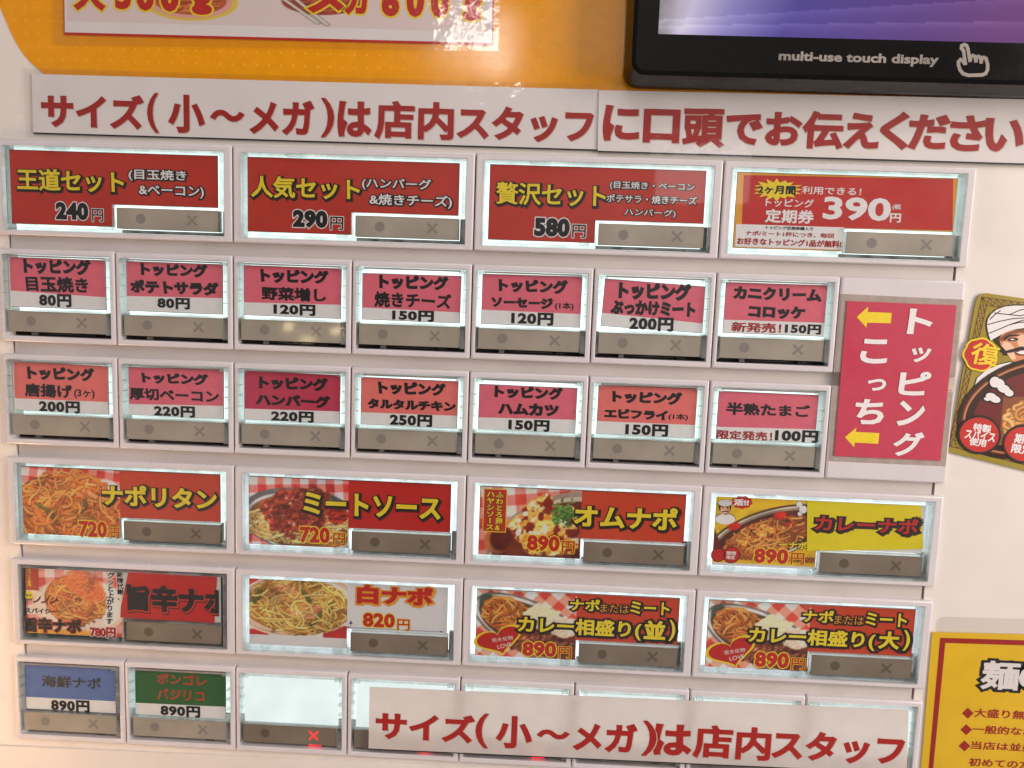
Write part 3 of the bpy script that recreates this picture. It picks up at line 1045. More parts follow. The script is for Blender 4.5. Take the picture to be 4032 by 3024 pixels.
TX(b, 'C1', 'ポテサラ・焼きチーズ', (1115, 402), (1890, 498), M_WHITE, bold=0.015, outline=WHT_OUT)
TX(b, 'C1', 'ハンバーグ)', (1270, 525), (1708, 610), M_WHITE, bold=0.015, outline=WHT_OUT)
price(b, 'C1', '580', (493, 603), (793, 777), (820, 664), (932, 783), M_BLACK, M_WHITE)
b.build('lettering', c)
t = button(0, 6, True, 'wide red button with orange border and big white 390, yellow starburst beside it')
c = card_wide(t, M_CAMBER); b = MB()
b.flat([W('D1', 232, 160), W('D1', 1714, 188), W('D1', 1708, 552), W('D1', 218, 515)], CY - 0.00003, M_CARD2)
b.flat([W('D1', 178, 506), W('D1', 940, 530), W('D1', 932, 688), W('D1', 170, 665)], CY - 0.00005, M_WHITE)
sb = []
rn = random.Random(5)
for i in range(32):
    a = 2 * math.pi * i / 32
    k = (1.0 if i % 2 == 0 else 0.68) * rn.uniform(0.9, 1.08)
    sb.append(W('D1', 465 + 180 * k * math.cos(a), 262 + 78 * k * math.sin(a)))
b.flat(sb, CY - 0.00006, M_YEL)
TX(b, 'D1', '2ヶ月間', (335, 230), (597, 300), M_BLACK, bold=0.04, Y=CY - 0.00010)
TX(b, 'D1', '利用できる！', (645, 238), (1060, 306), M_WHITE, bold=0.015, Y=CY - 0.00010)
TX(b, 'D1', 'トッピング', (388, 322), (725, 392), M_WHITE, bold=0.02, Y=CY - 0.00010)
TX(b, 'D1', '定期券', (385, 398), (725, 507), M_WHITE, bold=0.03, Y=CY - 0.00010)
TX(b, 'D1', '390', (800, 310), (1265, 490), M_WHITE, bold=0.03, Y=CY - 0.00010)
TX(b, 'D1', '(税', (1285, 365), (1340, 410), M_WHITE, bold=0.02, Y=CY - 0.00010)
TX(b, 'D1', '円', (1268, 430), (1340, 497), M_WHITE, bold=0.03, Y=CY - 0.00010)
TX(b, 'D1', 'トッピング定期券購入で', (390, 518), (722, 554), M_BLACK, bold=0.03, Y=CY - 0.00010)
TX(b, 'D1', 'ナポ/ミート1杯につき、毎回', (245, 552), (868, 607), M_NRED, bold=0.03, Y=CY - 0.00010)
TX(b, 'D1', 'お好きなトッピング1品が無料!', (185, 600), (920, 675), M_NRED, bold=0.04, Y=CY - 0.00010)
b.build('lettering', c)


# ---- second and third row: toppings
def topping(row, col, label, m, crop, split, lines, quad=None, glow='on'):
    t = button(row, col, False, label, glow)
    x, _, z = ORIG[t.name]
    rnd = random.Random(row * 10 + col)
    if quad:
        Q = [W(crop, *p) for p in quad]
    else:
        zt = W(crop, *split[2])[1] if len(split) > 2 else z - 3.1 * mm
        dz = rnd.uniform(-0.15, 0.15) * mm
        bz = (20.15 if row == 5 else 19.6) * mm
        Q = [(x + 3.4 * mm, zt + dz), (x + 36.1 * mm, zt - dz), (x + 36.05 * mm, z - bz), (x + 3.35 * mm, z - bz + 0.1 * mm)]
    S = [W(crop, *split[0]), W(crop, *split[1])]
    S = [(Q[0][0] + (Q[3][0] - Q[0][0]) * 0.7, S[0][1]), (Q[1][0] + (Q[2][0] - Q[1][0]) * 0.7, S[1][1])]
    b = MB()
    b.slab(Q, CY, CY + 0.0002, M_PAPERB)
    e = 0.16 * mm
    b.slab([(Q[0][0] - e, Q[0][1] + e), (Q[1][0] + e, Q[1][1] + e), (Q[2][0] + e, Q[2][1] - e), (Q[3][0] - e, Q[3][1] - e)], CY + 0.00025, CY + 0.0003, M_BLACK)
    b.flat([Q[0], Q[1], S[1], S[0]], CY - 0.00002, m)
    c = b.build('label_card', t)
    b = MB()
    for ln in lines:
        s, p, q = ln[:3]
        mt = ln[3] if len(ln) > 3 else M_BLACK
        num = any(ch.isdigit() for ch in s) and '円' in s
        if num:
            TX(b, crop, s, p, q, mt, bold=0.05, track=0.05)
        elif '(' in s:
            TX(b, crop, s, p, q, mt, bold=0.03)
        else:
            TX(b, crop, s, p, q, mt, bold=0.03 if mt is not M_BLACK else (0.042 if any('一' <= ch <= '龥' for ch in s) else 0.072), pop=0.06, seed=row * 9 + col, shear=-0.04 if mt is M_BLACK else 0.0)
    b.build('lettering', c)
    return t


topping(1, 0, "pink button priced 80 yen under the 240 yen button, at the row's left end", M_PINK, 'A2', ((70, 400), (940, 462)),
        [('トッピング', (205, 102), (825, 268)), ('目玉焼き', (225, 262), (800, 432)), ('80円', (350, 426), (648, 556))])
topping(1, 1, "pink button priced 80 yen, between the other 80 yen and a 120 yen", M_PINK, 'A2', ((1150, 450), (2015, 470)),
        [('トッピング', (1272, 142), (1885, 288)), ('ポテトサラダ', (1178, 297), (1985, 452)), ('80円', (1425, 460), (1722, 575))])
topping(1, 2, 'pink button priced 120 yen below the 290 yen button, gold sparkles on its bar', M_PINK, 'B2', ((135, 443), (995, 466)),
        [('トッピング', (272, 147), (872, 292)), ('野菜増し', (285, 302), (850, 443)), ('120円', (390, 452), (755, 564))])
topping(1, 3, 'pink button priced 150 yen with its card slid low, fourth of the second row', M_PINK, 'B2', ((1170, 488), (2032, 532), (1180, 190)),
        [('トッピング', (1310, 197), (1915, 347)), ('焼きチーズ', (1268, 347), (1940, 508)), ('150円', (1425, 506), (1787, 614))])
topping(1, 4, 'pink button priced 120 yen with small bracketed print, under the 580 yen button', M_PINK, 'C2', ((135, 463), (995, 502)),
        [('トッピング', (272, 182), (877, 332)), ('ソーセージ', (208, 342), (748, 462)), ('(1本)', (765, 395), (925, 472)), ('120円', (385, 480), (748, 604))])
topping(1, 5, 'pink button priced 200 yen with a tilted card, sixth of the second row', M_PINK, 'C2', ((1175, 490), (2050, 583)),
        [('トッピング', (1322, 214), (1947, 394)), ('ぶっかけミート', (1250, 372), (1985, 532)), ('200円', (1415, 520), (1793, 657))],
        quad=((1205, 195), (2072, 266), (2045, 665), (1165, 602)))
topping(1, 6, 'pink button with red print beside its 150 yen price, next to the pink arrow sign', M_PINK, 'D2', ((235, 440), (1040, 466)),
        [('カニクリーム', (298, 172), (997, 303)), ('コロッケ', (420, 322), (862, 442)), ('新発売！', (283, 455), (675, 550), M_NRED), ('150円', (710, 470), (990, 560))])
topping(2, 0, 'salmon button priced 200 yen with small bracketed print, left end of the third row', M_SALMON, 'A3', ((105, 410), (975, 446)),
        [('トッピング', (237, 114), (857, 264)), ('唐揚げ', (218, 272), (657, 413)), ('(3ヶ)', (668, 328), (858, 420)), ('200円', (350, 426), (724, 552))])
topping(2, 1, "pink button priced 220 yen, between the 200 yen and the deep pink one", M_PINK, 'A3', ((1150, 462), (2015, 480)),
        [('トッピング', (1277, 167), (1892, 298)), ('厚切ベーコン', (1172, 314), (1987, 458)), ('220円', (1395, 472), (1768, 590))])
topping(2, 2, 'deep pink button priced 220 yen, darkest card of the third row', M_DPINK, 'B3', ((130, 418), (978, 444)),
        [('トッピング', (263, 127), (867, 272)), ('ハンバーグ', (230, 282), (887, 418)), ('220円', (370, 432), (740, 544))])
topping(2, 3, 'salmon button priced 250 yen in the middle of the third row', M_SALMON, 'B3', ((1160, 450), (2015, 482), (1170, 150)),
        [('トッピング', (1298, 174), (1892, 314)), ('タルタルチキン', (1207, 327), (1978, 448)), ('250円', (1405, 460), (1772, 582))])
topping(2, 4, 'the only pink button priced 150 yen in the third row', M_PINK, 'C3', ((105, 450), (955, 472), (110, 165)),
        [('トッピング', (238, 167), (832, 302)), ('ハムカツ', (267, 317), (797, 448)), ('150円', (360, 462), (714, 577))])
topping(2, 5, 'salmon button priced 150 yen with small bracketed print, sixth of the third row', M_SALMON, 'C3', ((1125, 482), (2000, 518)),
        [('トッピング', (1263, 207), (1872, 347)), ('エビフライ', (1197, 367), (1747, 478)), ('(1本)', (1755, 415), (1922, 482)), ('150円', (1380, 500), (1747, 622))])
topping(2, 6, 'pink button priced 100 yen, its red print in the white band', M_PINK, 'D3', ((168, 484), (978, 506), (180, 205)),
        [('半熟たまご', (245, 287), (902, 415)), ('限定発売！', (167, 507), (605, 600), M_BANRED), ('100円', (632, 502), (967, 614))])

# ---- food pictures
SPAG = [(214, 138, 62), (196, 112, 44), (222, 150, 74), (184, 92, 36), (205, 120, 52)]


def pic_napolitan():
    c = Canvas(200, 142, (150, 66, 30), 1)
    c.gingham(17, 0.12, red=(172, 44, 40))
    c.put(c.ell(95, 98, 128, 88, 0.0), (70, 48, 42))
    c.put(c.ell(178, 40, 30, 18, 0.5, 4), (190, 180, 178))
    c.put(c.ell(95, 104, 118, 88), (150, 66, 30))
    c.lumpy(c.ell(95, 100, 104, 92), (118, 44, 18), (190, 96, 40), 9)
    c.noodles(150, 95, 100, 104, 92, 2.6, SPAG, 70)
    for p in ((30, 78, 62, 100), (70, 118, 52, 96), (128, 66, 120, 90)):
        c.line([(p[0], p[1]), ((p[0] + p[2]) / 2 + 5, (p[1] + p[3]) / 2), (p[2], p[3])], 3.6, (96, 84, 34))
    c.line([(28, 92), (36, 108), (52, 124), (60, 134)], 8, (190, 104, 46)); c.line([(112, 70), (102, 92), (94, 118)], 8, (196, 110, 48))
    c.line([(128, 45), (150, 58)], 6, (214, 140, 90))
    c.noodles(45, 95, 95, 100, 85, 2.4, SPAG, 60)
    return c


def pic_meat():
    c = Canvas(200, 142, (170, 50, 45), 2)
    c.gingham(17, -0.05, red=(172, 44, 38), white=(214, 205, 215))
    c.put(c.ell(110, 88, 128, 68, 0.12), (86, 84, 86))
    c.put(c.ell(110, 92, 118, 62, 0.12), (168, 164, 164))
    c.put(c.ell(106, 92, 108, 56, 0.12), (120, 74, 40))
    c.noodles(120, 70, 100, 76, 34, 2.5, [(226, 190, 120), (214, 172, 100), (236, 204, 140), (200, 152, 84)], 55, 0.1)
    c.noodles(60, 165, 92, 40, 34, 2.5, [(226, 190, 120), (214, 172, 100), (236, 204, 140)], 45)
    wob = c.noise(22, 3)
    m = np.clip((c.ell(100, 62, 78, 54, 0.1, 1) + (wob - 0.5) * 0.0), 0, 1)
    m = np.clip((1 - np.hypot((c.xx - 98) / 74, (c.yy - 68) / 56) + (wob - 0.5) * 0.5) * 14, 0, 1)
    c.lumpy(m, (80, 24, 14), (156, 60, 38), 11, 1.5, 0.0)
    for i in range(240):
        x_, y_ = c.r.uniform(30, 168), c.r.uniform(16, 118)
        if m[int(y_), int(x_)] > 0.8:
            k_ = c.r.rand()
            c.put(c.ell(x_, y_, c.r.uniform(1.5, 4), c.r.uniform(1.2, 3), c.r.rand() * 3, 1.5) * 0.6, (178, 84, 56) if k_ > 0.5 else ((66, 18, 12) if k_ > 0.12 else (222, 176, 156)))
    m = np.clip((1 - np.hypot((c.xx - 176) / 24, (c.yy - 74) / 20) + (wob - 0.5) * 0.5) * 10, 0, 1)
    c.lumpy(m, (88, 18, 12), (170, 50, 34), 6)
    return c


def pic_omelette():
    c = Canvas(200, 142, (110, 60, 40), 3)
    c.gingham(22, -0.12, red=(165, 58, 44), white=(216, 196, 186))
    c.put(c.ell(150, 110, 150, 92, -0.5), (128, 112, 98))
    c.put(c.ell(150, 112, 140, 84, -0.5), (172, 156, 138))
    c.put(c.ell(148, 116, 132, 80, -0.48), (84, 34, 20))
    wob = c.noise(26, 3)
    m = np.clip((1 - np.hypot((c.xx - 134) / 76, (c.yy - 78) / 62) + (wob - 0.5) * 0.6) * 12, 0, 1)
    c.lumpy(m, (196, 120, 40), (246, 214, 120), 16, 2.0)
    n2 = c.noise(15, 3)
    c.put(m * np.clip((n2 - 0.53) * 14, 0, 1), (110, 34, 20))
    c.put(m * np.clip((c.noise(13, 3) - 0.58) * 14, 0, 1), (244, 232, 200))
    g = np.clip((1 - np.hypot((c.xx - 166) / 24, (c.yy - 52) / 26) + (c.noise(6, 2) - 0.5) * 1.4) * 6, 0, 1)
    c.lumpy(g, (44, 70, 30), (110, 140, 64), 4)
    c.put(c.ell(36, 108, 26, 30, 0.2, 6), (150, 84, 48)); c.put(c.ell(44, 106, 22, 26, 0.2, 6), (70, 20, 12))
    return c


def pic_curry():
    c = Canvas(190, 142, (190, 150, 24), 4)
    c.put(c.ell(8, 10, 60, 40), (196, 160, 30))
    c.put(c.ell(100, 76, 118, 52, -0.42), (62, 36, 22))
    c.put(c.ell(100, 77, 114, 49, -0.42), (186, 172, 152)); c.put(c.ell(100, 77, 109, 46, -0.42), (120, 104, 90))
    c.put(c.ell(100, 79, 104, 43, -0.42), (70, 30, 14))
    c.noodles(120, 100, 81, 80, 34, 2.2, [(196, 120, 52), (176, 92, 36), (206, 138, 66), (150, 72, 26), (130, 58, 22)], 60, -0.42)
    for x, y in ((118, 34), (136, 56), (36, 62)):
        c.put(c.ell(x, y, 12, 8, -0.3, 2), (166, 32, 22))
    for x, y in ((92, 60), (104, 66), (122, 62), (84, 74), (56, 96)):
        c.lumpy(c.ell(x, y, 9, 6, 0.4, 2), (168, 104, 36), (236, 186, 90), 5)
    c.noodles(34, 100, 81, 76, 32, 2.0, [(206, 134, 62), (186, 104, 44), (150, 74, 28)], 50, -0.42)
    c.put((c.yy > 120) * 1.0, (150, 96, 24))
    k = ((np.floor(c.xx / 4) + np.floor(c.yy / 4)) % 2) * ((c.yy > 121) & (c.yy < 132))
    c.put(k * 1.0, (112, 40, 22))
    c.put((c.yy > 133) * 1.0, (196, 150, 30))
    c.put(((c.xx + (142 - c.yy) * 0.4) < 30) * ((c.yy > 60) & (c.yy < 120)) * 1.0, (88, 26, 20))
    return c


def pic_spicy():
    c = Canvas(200, 142, (190, 170, 165), 5)
    c.gingham(20, -0.04, red=(170, 64, 58), white=(214, 196, 192), mid=(196, 130, 122))
    c.put(c.ell(112, 76, 100, 60), (196, 170, 150)); c.put(c.ell(112, 74, 94, 54), (214, 194, 182))
    c.put(c.ell(100, 62, 62, 52), (170, 96, 50))
    c.noodles(130, 104, 66, 58, 50, 2.6, [(208, 140, 70), (198, 120, 60), (214, 154, 84), (186, 96, 50)], 60)
    c.lumpy(np.clip(c.ell(122, 30, 44, 30, 0.6, 5), 0, 1) * 0.75, (170, 74, 44), (206, 120, 74), 9)
    c.put((c.yy > 130) * (c.xx < 140) * 1.0, (214, 150, 60))
    c.put((c.xx < 28) * (c.yy < 48) * 1.0, (140, 44, 34))
    return c


def pic_white():
    c = Canvas(200, 126, (214, 200, 200), 6)
    c.put(np.ones((126, 200)) * (c.yy > 96) * (c.xx > 150), (168, 40, 38)); c.put((c.xx < 20) * (c.yy < 20) * 1.0, (176, 46, 40)); c.put((c.xx < 40) * (c.yy > 112) * 1.0, (168, 40, 38))
    c.put(c.ell(98, 54, 128, 72, -0.10), (206, 186, 170))
    for k, col in ((1.0, (140, 84, 50)), (0.975, (214, 200, 190)), (0.95, (150, 92, 56)), (0.93, (206, 190, 182))):
        c.put(c.ell(98, 54, 122 * k, 68 * k, -0.1), col)
    c.put(c.ell(96, 56, 108, 60, -0.05), (150, 96, 42))
    c.noodles(130, 96, 56, 106, 60, 2.5, [(214, 172, 92), (190, 140, 62), (224, 190, 112), (170, 112, 46)], 60)
    c.lumpy(c.ell(90, 46, 60, 26, 0.2, 30) * 0.75, (120, 66, 34), (200, 140, 74), 12)
    c.lumpy(c.ell(50, 84, 44, 16, 0.1, 20) * 0.6, (120, 66, 34), (190, 130, 64), 10)
    c.lumpy(c.ell(120, 70, 40, 14, -0.2, 4) * 0.9, (150, 84, 60), (214, 150, 110), 8)
    c.lumpy(c.ell(80, 20, 30, 10, 0.2, 4) * 0.9, (140, 80, 50), (210, 160, 110), 8)
    for p in ((10, 50, 22, 26), (108, 22, 122, 44), (126, 96, 146, 70), (160, 66, 164, 50)):
        c.line([(p[0], p[1]), ((p[0] + p[2]) / 2 + 3, (p[1] + p[3]) / 2 + 3), (p[2], p[3])], 4.2, (84, 92, 40))
    c.noodles(46, 96, 56, 98, 56, 2.3, [(222, 184, 102), (206, 160, 78), (230, 196, 120)], 60, 0, 0.06)
    return c


def pic_mix():
    c = Canvas(200, 142, (190, 120, 100), 7)
    c.gingham(19, 0.72, red=(172, 60, 48), white=(224, 206, 206), mid=(208, 140, 118))
    R = 0.42
    c.put(c.ell(112, 78, 130, 56, R), (104, 92, 84)); c.put(c.ell(112, 78, 124, 51, R), (186, 180, 176)); c.put(c.ell(112, 80, 116, 47, R), (82, 62, 48))
    c.put(c.ell(24, 30, 24, 18, 1.0, 5), (60, 66, 58))
    c.put(c.ell(115, 86, 104, 42, R), (92, 44, 26))
    c.noodles(95, 60, 52, 48, 34, 2.6, SPAG + [(176, 86, 34)], 45, 0.35)
    wob = c.noise(12, 3)
    m = np.clip((1 - np.hypot((c.xx - 130) / 36, (c.yy - 52) / 30) + (wob - 0.5) * 0.7) * 9, 0, 1)
    c.lumpy(m, (206, 190, 140), (250, 246, 220), 4, 1.6)
    m = np.clip((1 - np.hypot((c.xx - 172) / 30, (c.yy - 74) / 26) + (wob - 0.5) * 0.6) * 9, 0, 1)
    c.lumpy(m, (196, 160, 130), (240, 226, 210), 4)
    m = np.clip((1 - np.hypot((c.xx - 132) / 66, (c.yy - 112) / 26) + (wob - 0.5) * 0.5) * 9, 0, 1)
    c.lumpy(m, (70, 26, 16), (134, 70, 40), 8, 2, 0.2)
    return c


def half(t, canvas, w1=39.4, z1=-27.5, z0=-3.6, w0=4.75):
    x, _, z = ORIG[t.name]
    return (x + w0 * mm, z + z0 * mm), (x + w1 * mm, z + z1 * mm)


GOLD_OUT = [(0.06, M_YEL, 0, 0)]


def price_gold(b, crop, s, p, q, yp, yq):
    TX(b, crop, s, p, q, M_RED, bold=0.05, outline=[(0.05, M_YEL, 0, 0)], track=0.03, Y=CY - 0.0001)
    TX(b, crop, '円', yp, yq, M_RED, bold=0.015, outline=[(0.04, M_YEL, 0, 0)], Y=CY - 0.0001)


# ---- fourth row
def dish_button(row, col, label, main, canvas, dark=True, glow='cool', z1=-27.5, edge=True):
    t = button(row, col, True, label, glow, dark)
    c = card_wide(t, main, edge=edge)
    if canvas is not None:
        p, q = half(t, canvas, z1=z1)
        g = canvas.noise(34, 4)[..., None]
        canvas.a = np.clip(canvas.a * (0.74 + 0.84 * g), 0, 250)
        canvas.soften(0.8).build('picture', c, p, q, CY - 0.00002)
    return t, c


t, c = dish_button(3, 0, "wide button with orange spaghetti photo, yellow title on red, priced 720 yen", M_CARDO, pic_napolitan(), glow='on')
b = MB()
TX(b, 'A4', 'ナポリタン', (920, 243), (1968, 480), M_YEL, bold=0.038, outline=YEL_OUT, Y=CY - 0.0001)
price_gold(b, 'A4', '720', (712, 575), (970, 733), (1000, 638), (1082, 738))
b.build('lettering', c)
t, c = dish_button(3, 2, 'wide button with red meat sauce over pale spaghetti, yellow title, priced 720 yen', M_CARD2, pic_meat())
b = MB()
TX(b, 'B4', 'ミートソース', (650, 255), (1845, 505), M_YEL, bold=0.038, outline=YEL_OUT, Y=CY - 0.0001)
price_gold(b, 'B4', '720', (620, 558), (880, 712), (910, 616), (1014, 727))
b.build('lettering', c)
t, c = dish_button(3, 4, 'wide button with omelette photo and a small red tag of vertical print', M_CARDO, pic_omelette())
b = MB()
b.flat([W('C4', 188, 162), W('C4', 394, 170), W('C4', 380, 548), W('C4', 176, 540)], CY - 0.00004, M_YEL)
b.flat([W('C4', 194, 169), W('C4', 388, 177), W('C4', 374, 541), W('C4', 182, 533)], CY - 0.00005, M_CARD)
TX(b, 'C4', 'ふわとろ卵&', (295, 192), (350, 528), M_YEL, bold=0.03, outline=[(0.06, M_SOFT, 0.02, -0.02)], Y=CY - 0.0001, vertical=True)
TX(b, 'C4', 'ハヤシソース', (214, 190), (274, 526), M_YEL, bold=0.03, outline=[(0.06, M_SOFT, 0.02, -0.02)], Y=CY - 0.0001, vertical=True)
TX(b, 'C4', 'オムナポ', (978, 297), (1868, 532), M_YEL, bold=0.038, outline=YEL_OUT, Y=CY - 0.0001)
price_gold(b, 'C4', '890', (566, 566), (845, 717), (870, 619), (976, 732))
b.build('lettering', c)


def man(b, pts, Y, detail=True):
    """Moustached man in a white turban: pts maps unit (u right, v down; one unit = head width) to the sheet."""
    def el(u, v, a, c_, m, y, rot=0.0):
        q = []
        for i in range(26):
            th = 2 * math.pi * i / 26
            uu, vv = a * math.cos(th), c_ * math.sin(th)
            q.append(pts(u + uu * math.cos(rot) - vv * math.sin(rot), v + uu * math.sin(rot) + vv * math.cos(rot)))
        b.flat(q, Y - y, m)
    S = 1e-5
    el(0.0, 1.20, 0.95, 0.50, M_BLACK, 1 * S); el(0.0, 1.24, 0.91, 0.48, M_WHITE, 2 * S)          # shoulders
    el(0.0, 0.10, 0.58, 0.62, M_BLACK, 3 * S)                                                     # hair
    el(0.0, 0.30, 0.45, 0.60, M_SKIN, 4 * S)
    el(-0.12, 0.45, 0.28, 0.40, M_SKINL, 5 * S)
    el(-0.21, 0.16, 0.12, 0.035, M_BLACK, 6 * S, 0.12); el(0.21, 0.16, 0.12, 0.035, M_BLACK, 6 * S, -0.12)
    el(-0.20, 0.25, 0.075, 0.035, M_BLACK, 6 * S); el(0.20, 0.25, 0.075, 0.035, M_BLACK, 6 * S)
    el(0.02, 0.38, 0.07, 0.13, M_SKIN, 6 * S)
    el(0.0, 0.66, 0.24, 0.10, M_MAROON, 6 * S); el(0.0, 0.645, 0.20, 0.055, M_WHITE, 7 * S)
    el(-0.17, 0.55, 0.19, 0.05, M_BLACK, 8 * S, -0.18); el(0.17, 0.55, 0.19, 0.05, M_BLACK, 8 * S, 0.18)
    el(0.0, -0.22, 0.68, 0.33, M_BLACK, 9 * S); el(0.0, -0.23, 0.64, 0.29, M_WHITE, 10 * S)
    for (u0, v0, u1, v1) in ((-0.60, -0.22, 0.1, -0.38), (-0.60, -0.14, 0.5, -0.28), (-0.5, -0.04, 0.58, -0.14), (-0.3, -0.42, 0.45, -0.36)):
        p0, p1 = pts(u0, v0), pts(u1, v1)
        L = abs(pts(1, 0)[0] - pts(0, 0)[0])
        b.stroke([p0, p1], 0.022 * L, Y - 11.5 * S, M_BLACK)


t, c = dish_button(3, 6, 'wide button with a lemon yellow half card, dark red title, curry spaghetti photo', M_PAPER, pic_curry(), edge=False, z1=-26.6)
b = MB()
b.slab([W('D4', 932, 195), W('D4', 1888, 238), W('D4', 1905, 598), W('D4', 1700, 604), W('D4', 930, 616)], CY - 0.00022, CY - 0.00010, M_LEMON)
TX(b, 'D4', 'カレーナポ', (1000, 312), (1852, 478), M_CARD2, bold=0.03, outline=[(0.14, M_SOFT, 0.05, -0.05), (0.09, M_BLACK, 0.02, -0.02)], Y=CY - 0.0003)
man(b, lambda u, v: W('D4', 246 + u * 92, 236 + v * 92), CY - 0.00003)
bub = [W('D4', 388 + 85 * math.cos(a) * (1 + 0.06 * math.sin(9 * a)), 208 + 52 * math.sin(a) * (1 + 0.08 * math.sin(9 * a))) for a in np.linspace(0, 2 * math.pi, 40)[:-1]]
b.flat(bub, CY - 0.00016, M_CARD2)
TX(b, 'D4', '活!!', (318, 178), (442, 240), M_WHITE, bold=0.05, Y=CY - 0.00018)
for cx_, r_ in ((298, 72), (188, 60)):
    b.disc(W('D4', cx_, 650), r_ * .00003445 * 1.2, r_ * .00003445 * 1.2, CY - 0.00004 - cx_ * 1e-8, M_BLACK)
    b.disc(W('D4', cx_, 650), r_ * .00003445 * 1.08, r_ * .00003445 * 1.08, CY - 0.00006, M_CARD2)
TX(b, 'D4', '期間', (258, 618), (335, 652), M_WHITE, bold=0.02, Y=CY - 0.00008); TX(b, 'D4', '限定', (258, 652), (328, 688), M_WHITE, bold=0.02, Y=CY - 0.00008)
for cx_, cy_, r_ in ((868, 225, 30), (900, 270, 40), (872, 305, 22)):
    b.disc(W('D4', cx_, cy_), r_ * 3.4e-5 * 1.12, r_ * 3.4e-5 * 1.12, CY - 0.00003, M_BLACK); b.disc(W('D4', cx_, cy_), r_ * 3.4e-5, r_ * 3.4e-5, CY - 0.00005, M_WHITE)
TX(b, 'D4', 'ーナポ', (700, 530), (928, 605), M_YEL, bold=0.04, outline=[(0.07, M_BLACK, 0, 0)], Y=CY - 0.00006)
price_gold(b, 'D4', '890', (492, 590), (770, 732), (800, 630), (905, 732))
b.build('lettering', c)

# ---- fifth row
t, c = dish_button(4, 0, 'wide unlit button with chilli spaghetti photo, its title in black on red', M_PAPER, pic_spicy(), glow='off', edge=False)
b = MB()
b.slab([W('A5', 1165, 158), W('A5', 1968, 212), W('A5', 1945, 628), W('A5', 1090, 580), W('A5', 1095, 480)], CY - 0.00012, CY - 0.00004, M_CARD2)
xm = W('A5', 1985, 400)[0]
TX(b, 'A5', '旨辛ナポ', (1145, 272), (2095, 560), M_BLACK, bold=0.055, outline=[(0.045, M_SOFT, 0.04, -0.06), (0.025, M_CARD, 0.03, -0.035)], Y=CY - 0.0002, clip=(0, xm, -1, 1))
TX(b, 'A5', '新陳代謝、', (1055, 165), (1125, 425), M_BLACK, bold=0.04, outline=[(0.06, M_WHITE, 0, 0)], Y=CY - 0.0001, vertical=True)
TX(b, 'A5', 'グッと上がります', (958, 165), (1040, 645), M_BLACK, bold=0.04, outline=[(0.06, M_WHITE, 0, 0)], Y=CY - 0.0001, vertical=True, rot=-0.06)
TX(b, 'A5', 'スパイシー', (222, 490), (518, 553), M_SOFT, bold=0.05, Y=CY - 0.0001)
TX(b, 'A5', '旨辛ナポ', (218, 572), (738, 732), M_BLACK, bold=0.06, outline=[(0.05, M_BRICK, 0, 0)], Y=CY - 0.0001)
TX(b, 'A5', '780円', (812, 660), (1052, 770), M_NRED, bold=0.06, outline=[(0.05, M_WHITE, 0, 0)], Y=CY - 0.0001)
TX(b, 'A5', 'スパイス使用', (240, 135), (285, 300), M_YEL, bold=0.03, Y=CY - 0.0001, vertical=True)
b.disc(W('A5', 262, 380), 1.4 * mm, 1.7 * mm, CY - 0.00006, M_YEL)
TX(b, 'A5', '辛さ', (228, 365), (285, 390), M_BLACK, bold=0.03, Y=CY - 0.0001); TX(b, 'A5', 'Level', (228, 400), (292, 425), M_BLACK, bold=0.03, Y=CY - 0.0001)
for k in range(3):
    xx = 340 + 76 * k
    b.stroke([W('A5', xx - 38, 440 + k * 5), W('A5', xx - 8, 432 + k * 5), W('A5', xx + 14, 412 + k * 5), W('A5', xx + 20, 398 + k * 5)], 0.62 * mm, CY - 0.00008, M_MAROON)
    b.stroke([W('A5', xx + 20, 400 + k * 5), W('A5', xx + 34, 382 + k * 5)], 0.22 * mm, CY - 0.00009, M_NAVY)
b.build('lettering', c)
t, c = dish_button(4, 2, 'wide button with pale spaghetti photo on white card, red title, priced 820 yen', M_PAPER, pic_white(), edge=False, z1=-23.9)
b = MB()
TX(b, 'B5', '白ナポ', (1118, 178), (1778, 378), M_RED, bold=0.06, outline=[(0.075, M_CAMBER, 0.02, -0.05), (0.05, M_CAMBER, 0, 0)], Y=CY - 0.0001)
price_gold(b, 'B5', '820', (1170, 424), (1446, 562), (1470, 482), (1576, 586))
b.stroke([W('B5', 1035, 556), W('B5', 1875, 596)], 0.16 * mm, CY - 0.00004, M_ARROW)
b.stroke([W('B5', 1062, 555), W('B5', 1064, 515)], 0.12 * mm, CY - 0.00004, M_ARROW)
b.flat([W('B5', 1048, 525), W('B5', 1080, 527), W('B5', 1065, 492)], CY - 0.00005, M_ARROW)
b.flat([W('B5', 1028, 552), W('B5', 1050, 545), W('B5', 1048, 562)], CY - 0.00005, M_ARROW)
b.flat([W('B5', 1866, 592), W('B5', 1842, 585), W('B5', 1842, 600)], CY - 0.00005, M_ARROW)
b.build('lettering', c)


def heart(b, crop, cx_, cy_, s, Y, m, rot=-0.28):
    q = []
    for i in range(40):
        a = 2 * math.pi * i / 40
        u = 16 * math.sin(a) ** 3 / 16.0
        v = -(13 * math.cos(a) - 5 * math.cos(2 * a) - 2 * math.cos(3 * a) - math.cos(4 * a)) / 16.0
        u *= s * 1.28; v *= s * 0.80
        q.append(W(crop, cx_ + u * math.cos(rot) - v * math.sin(rot), cy_ + u * math.sin(rot) + v * math.cos(rot)))
    b.flat(q, Y, m)


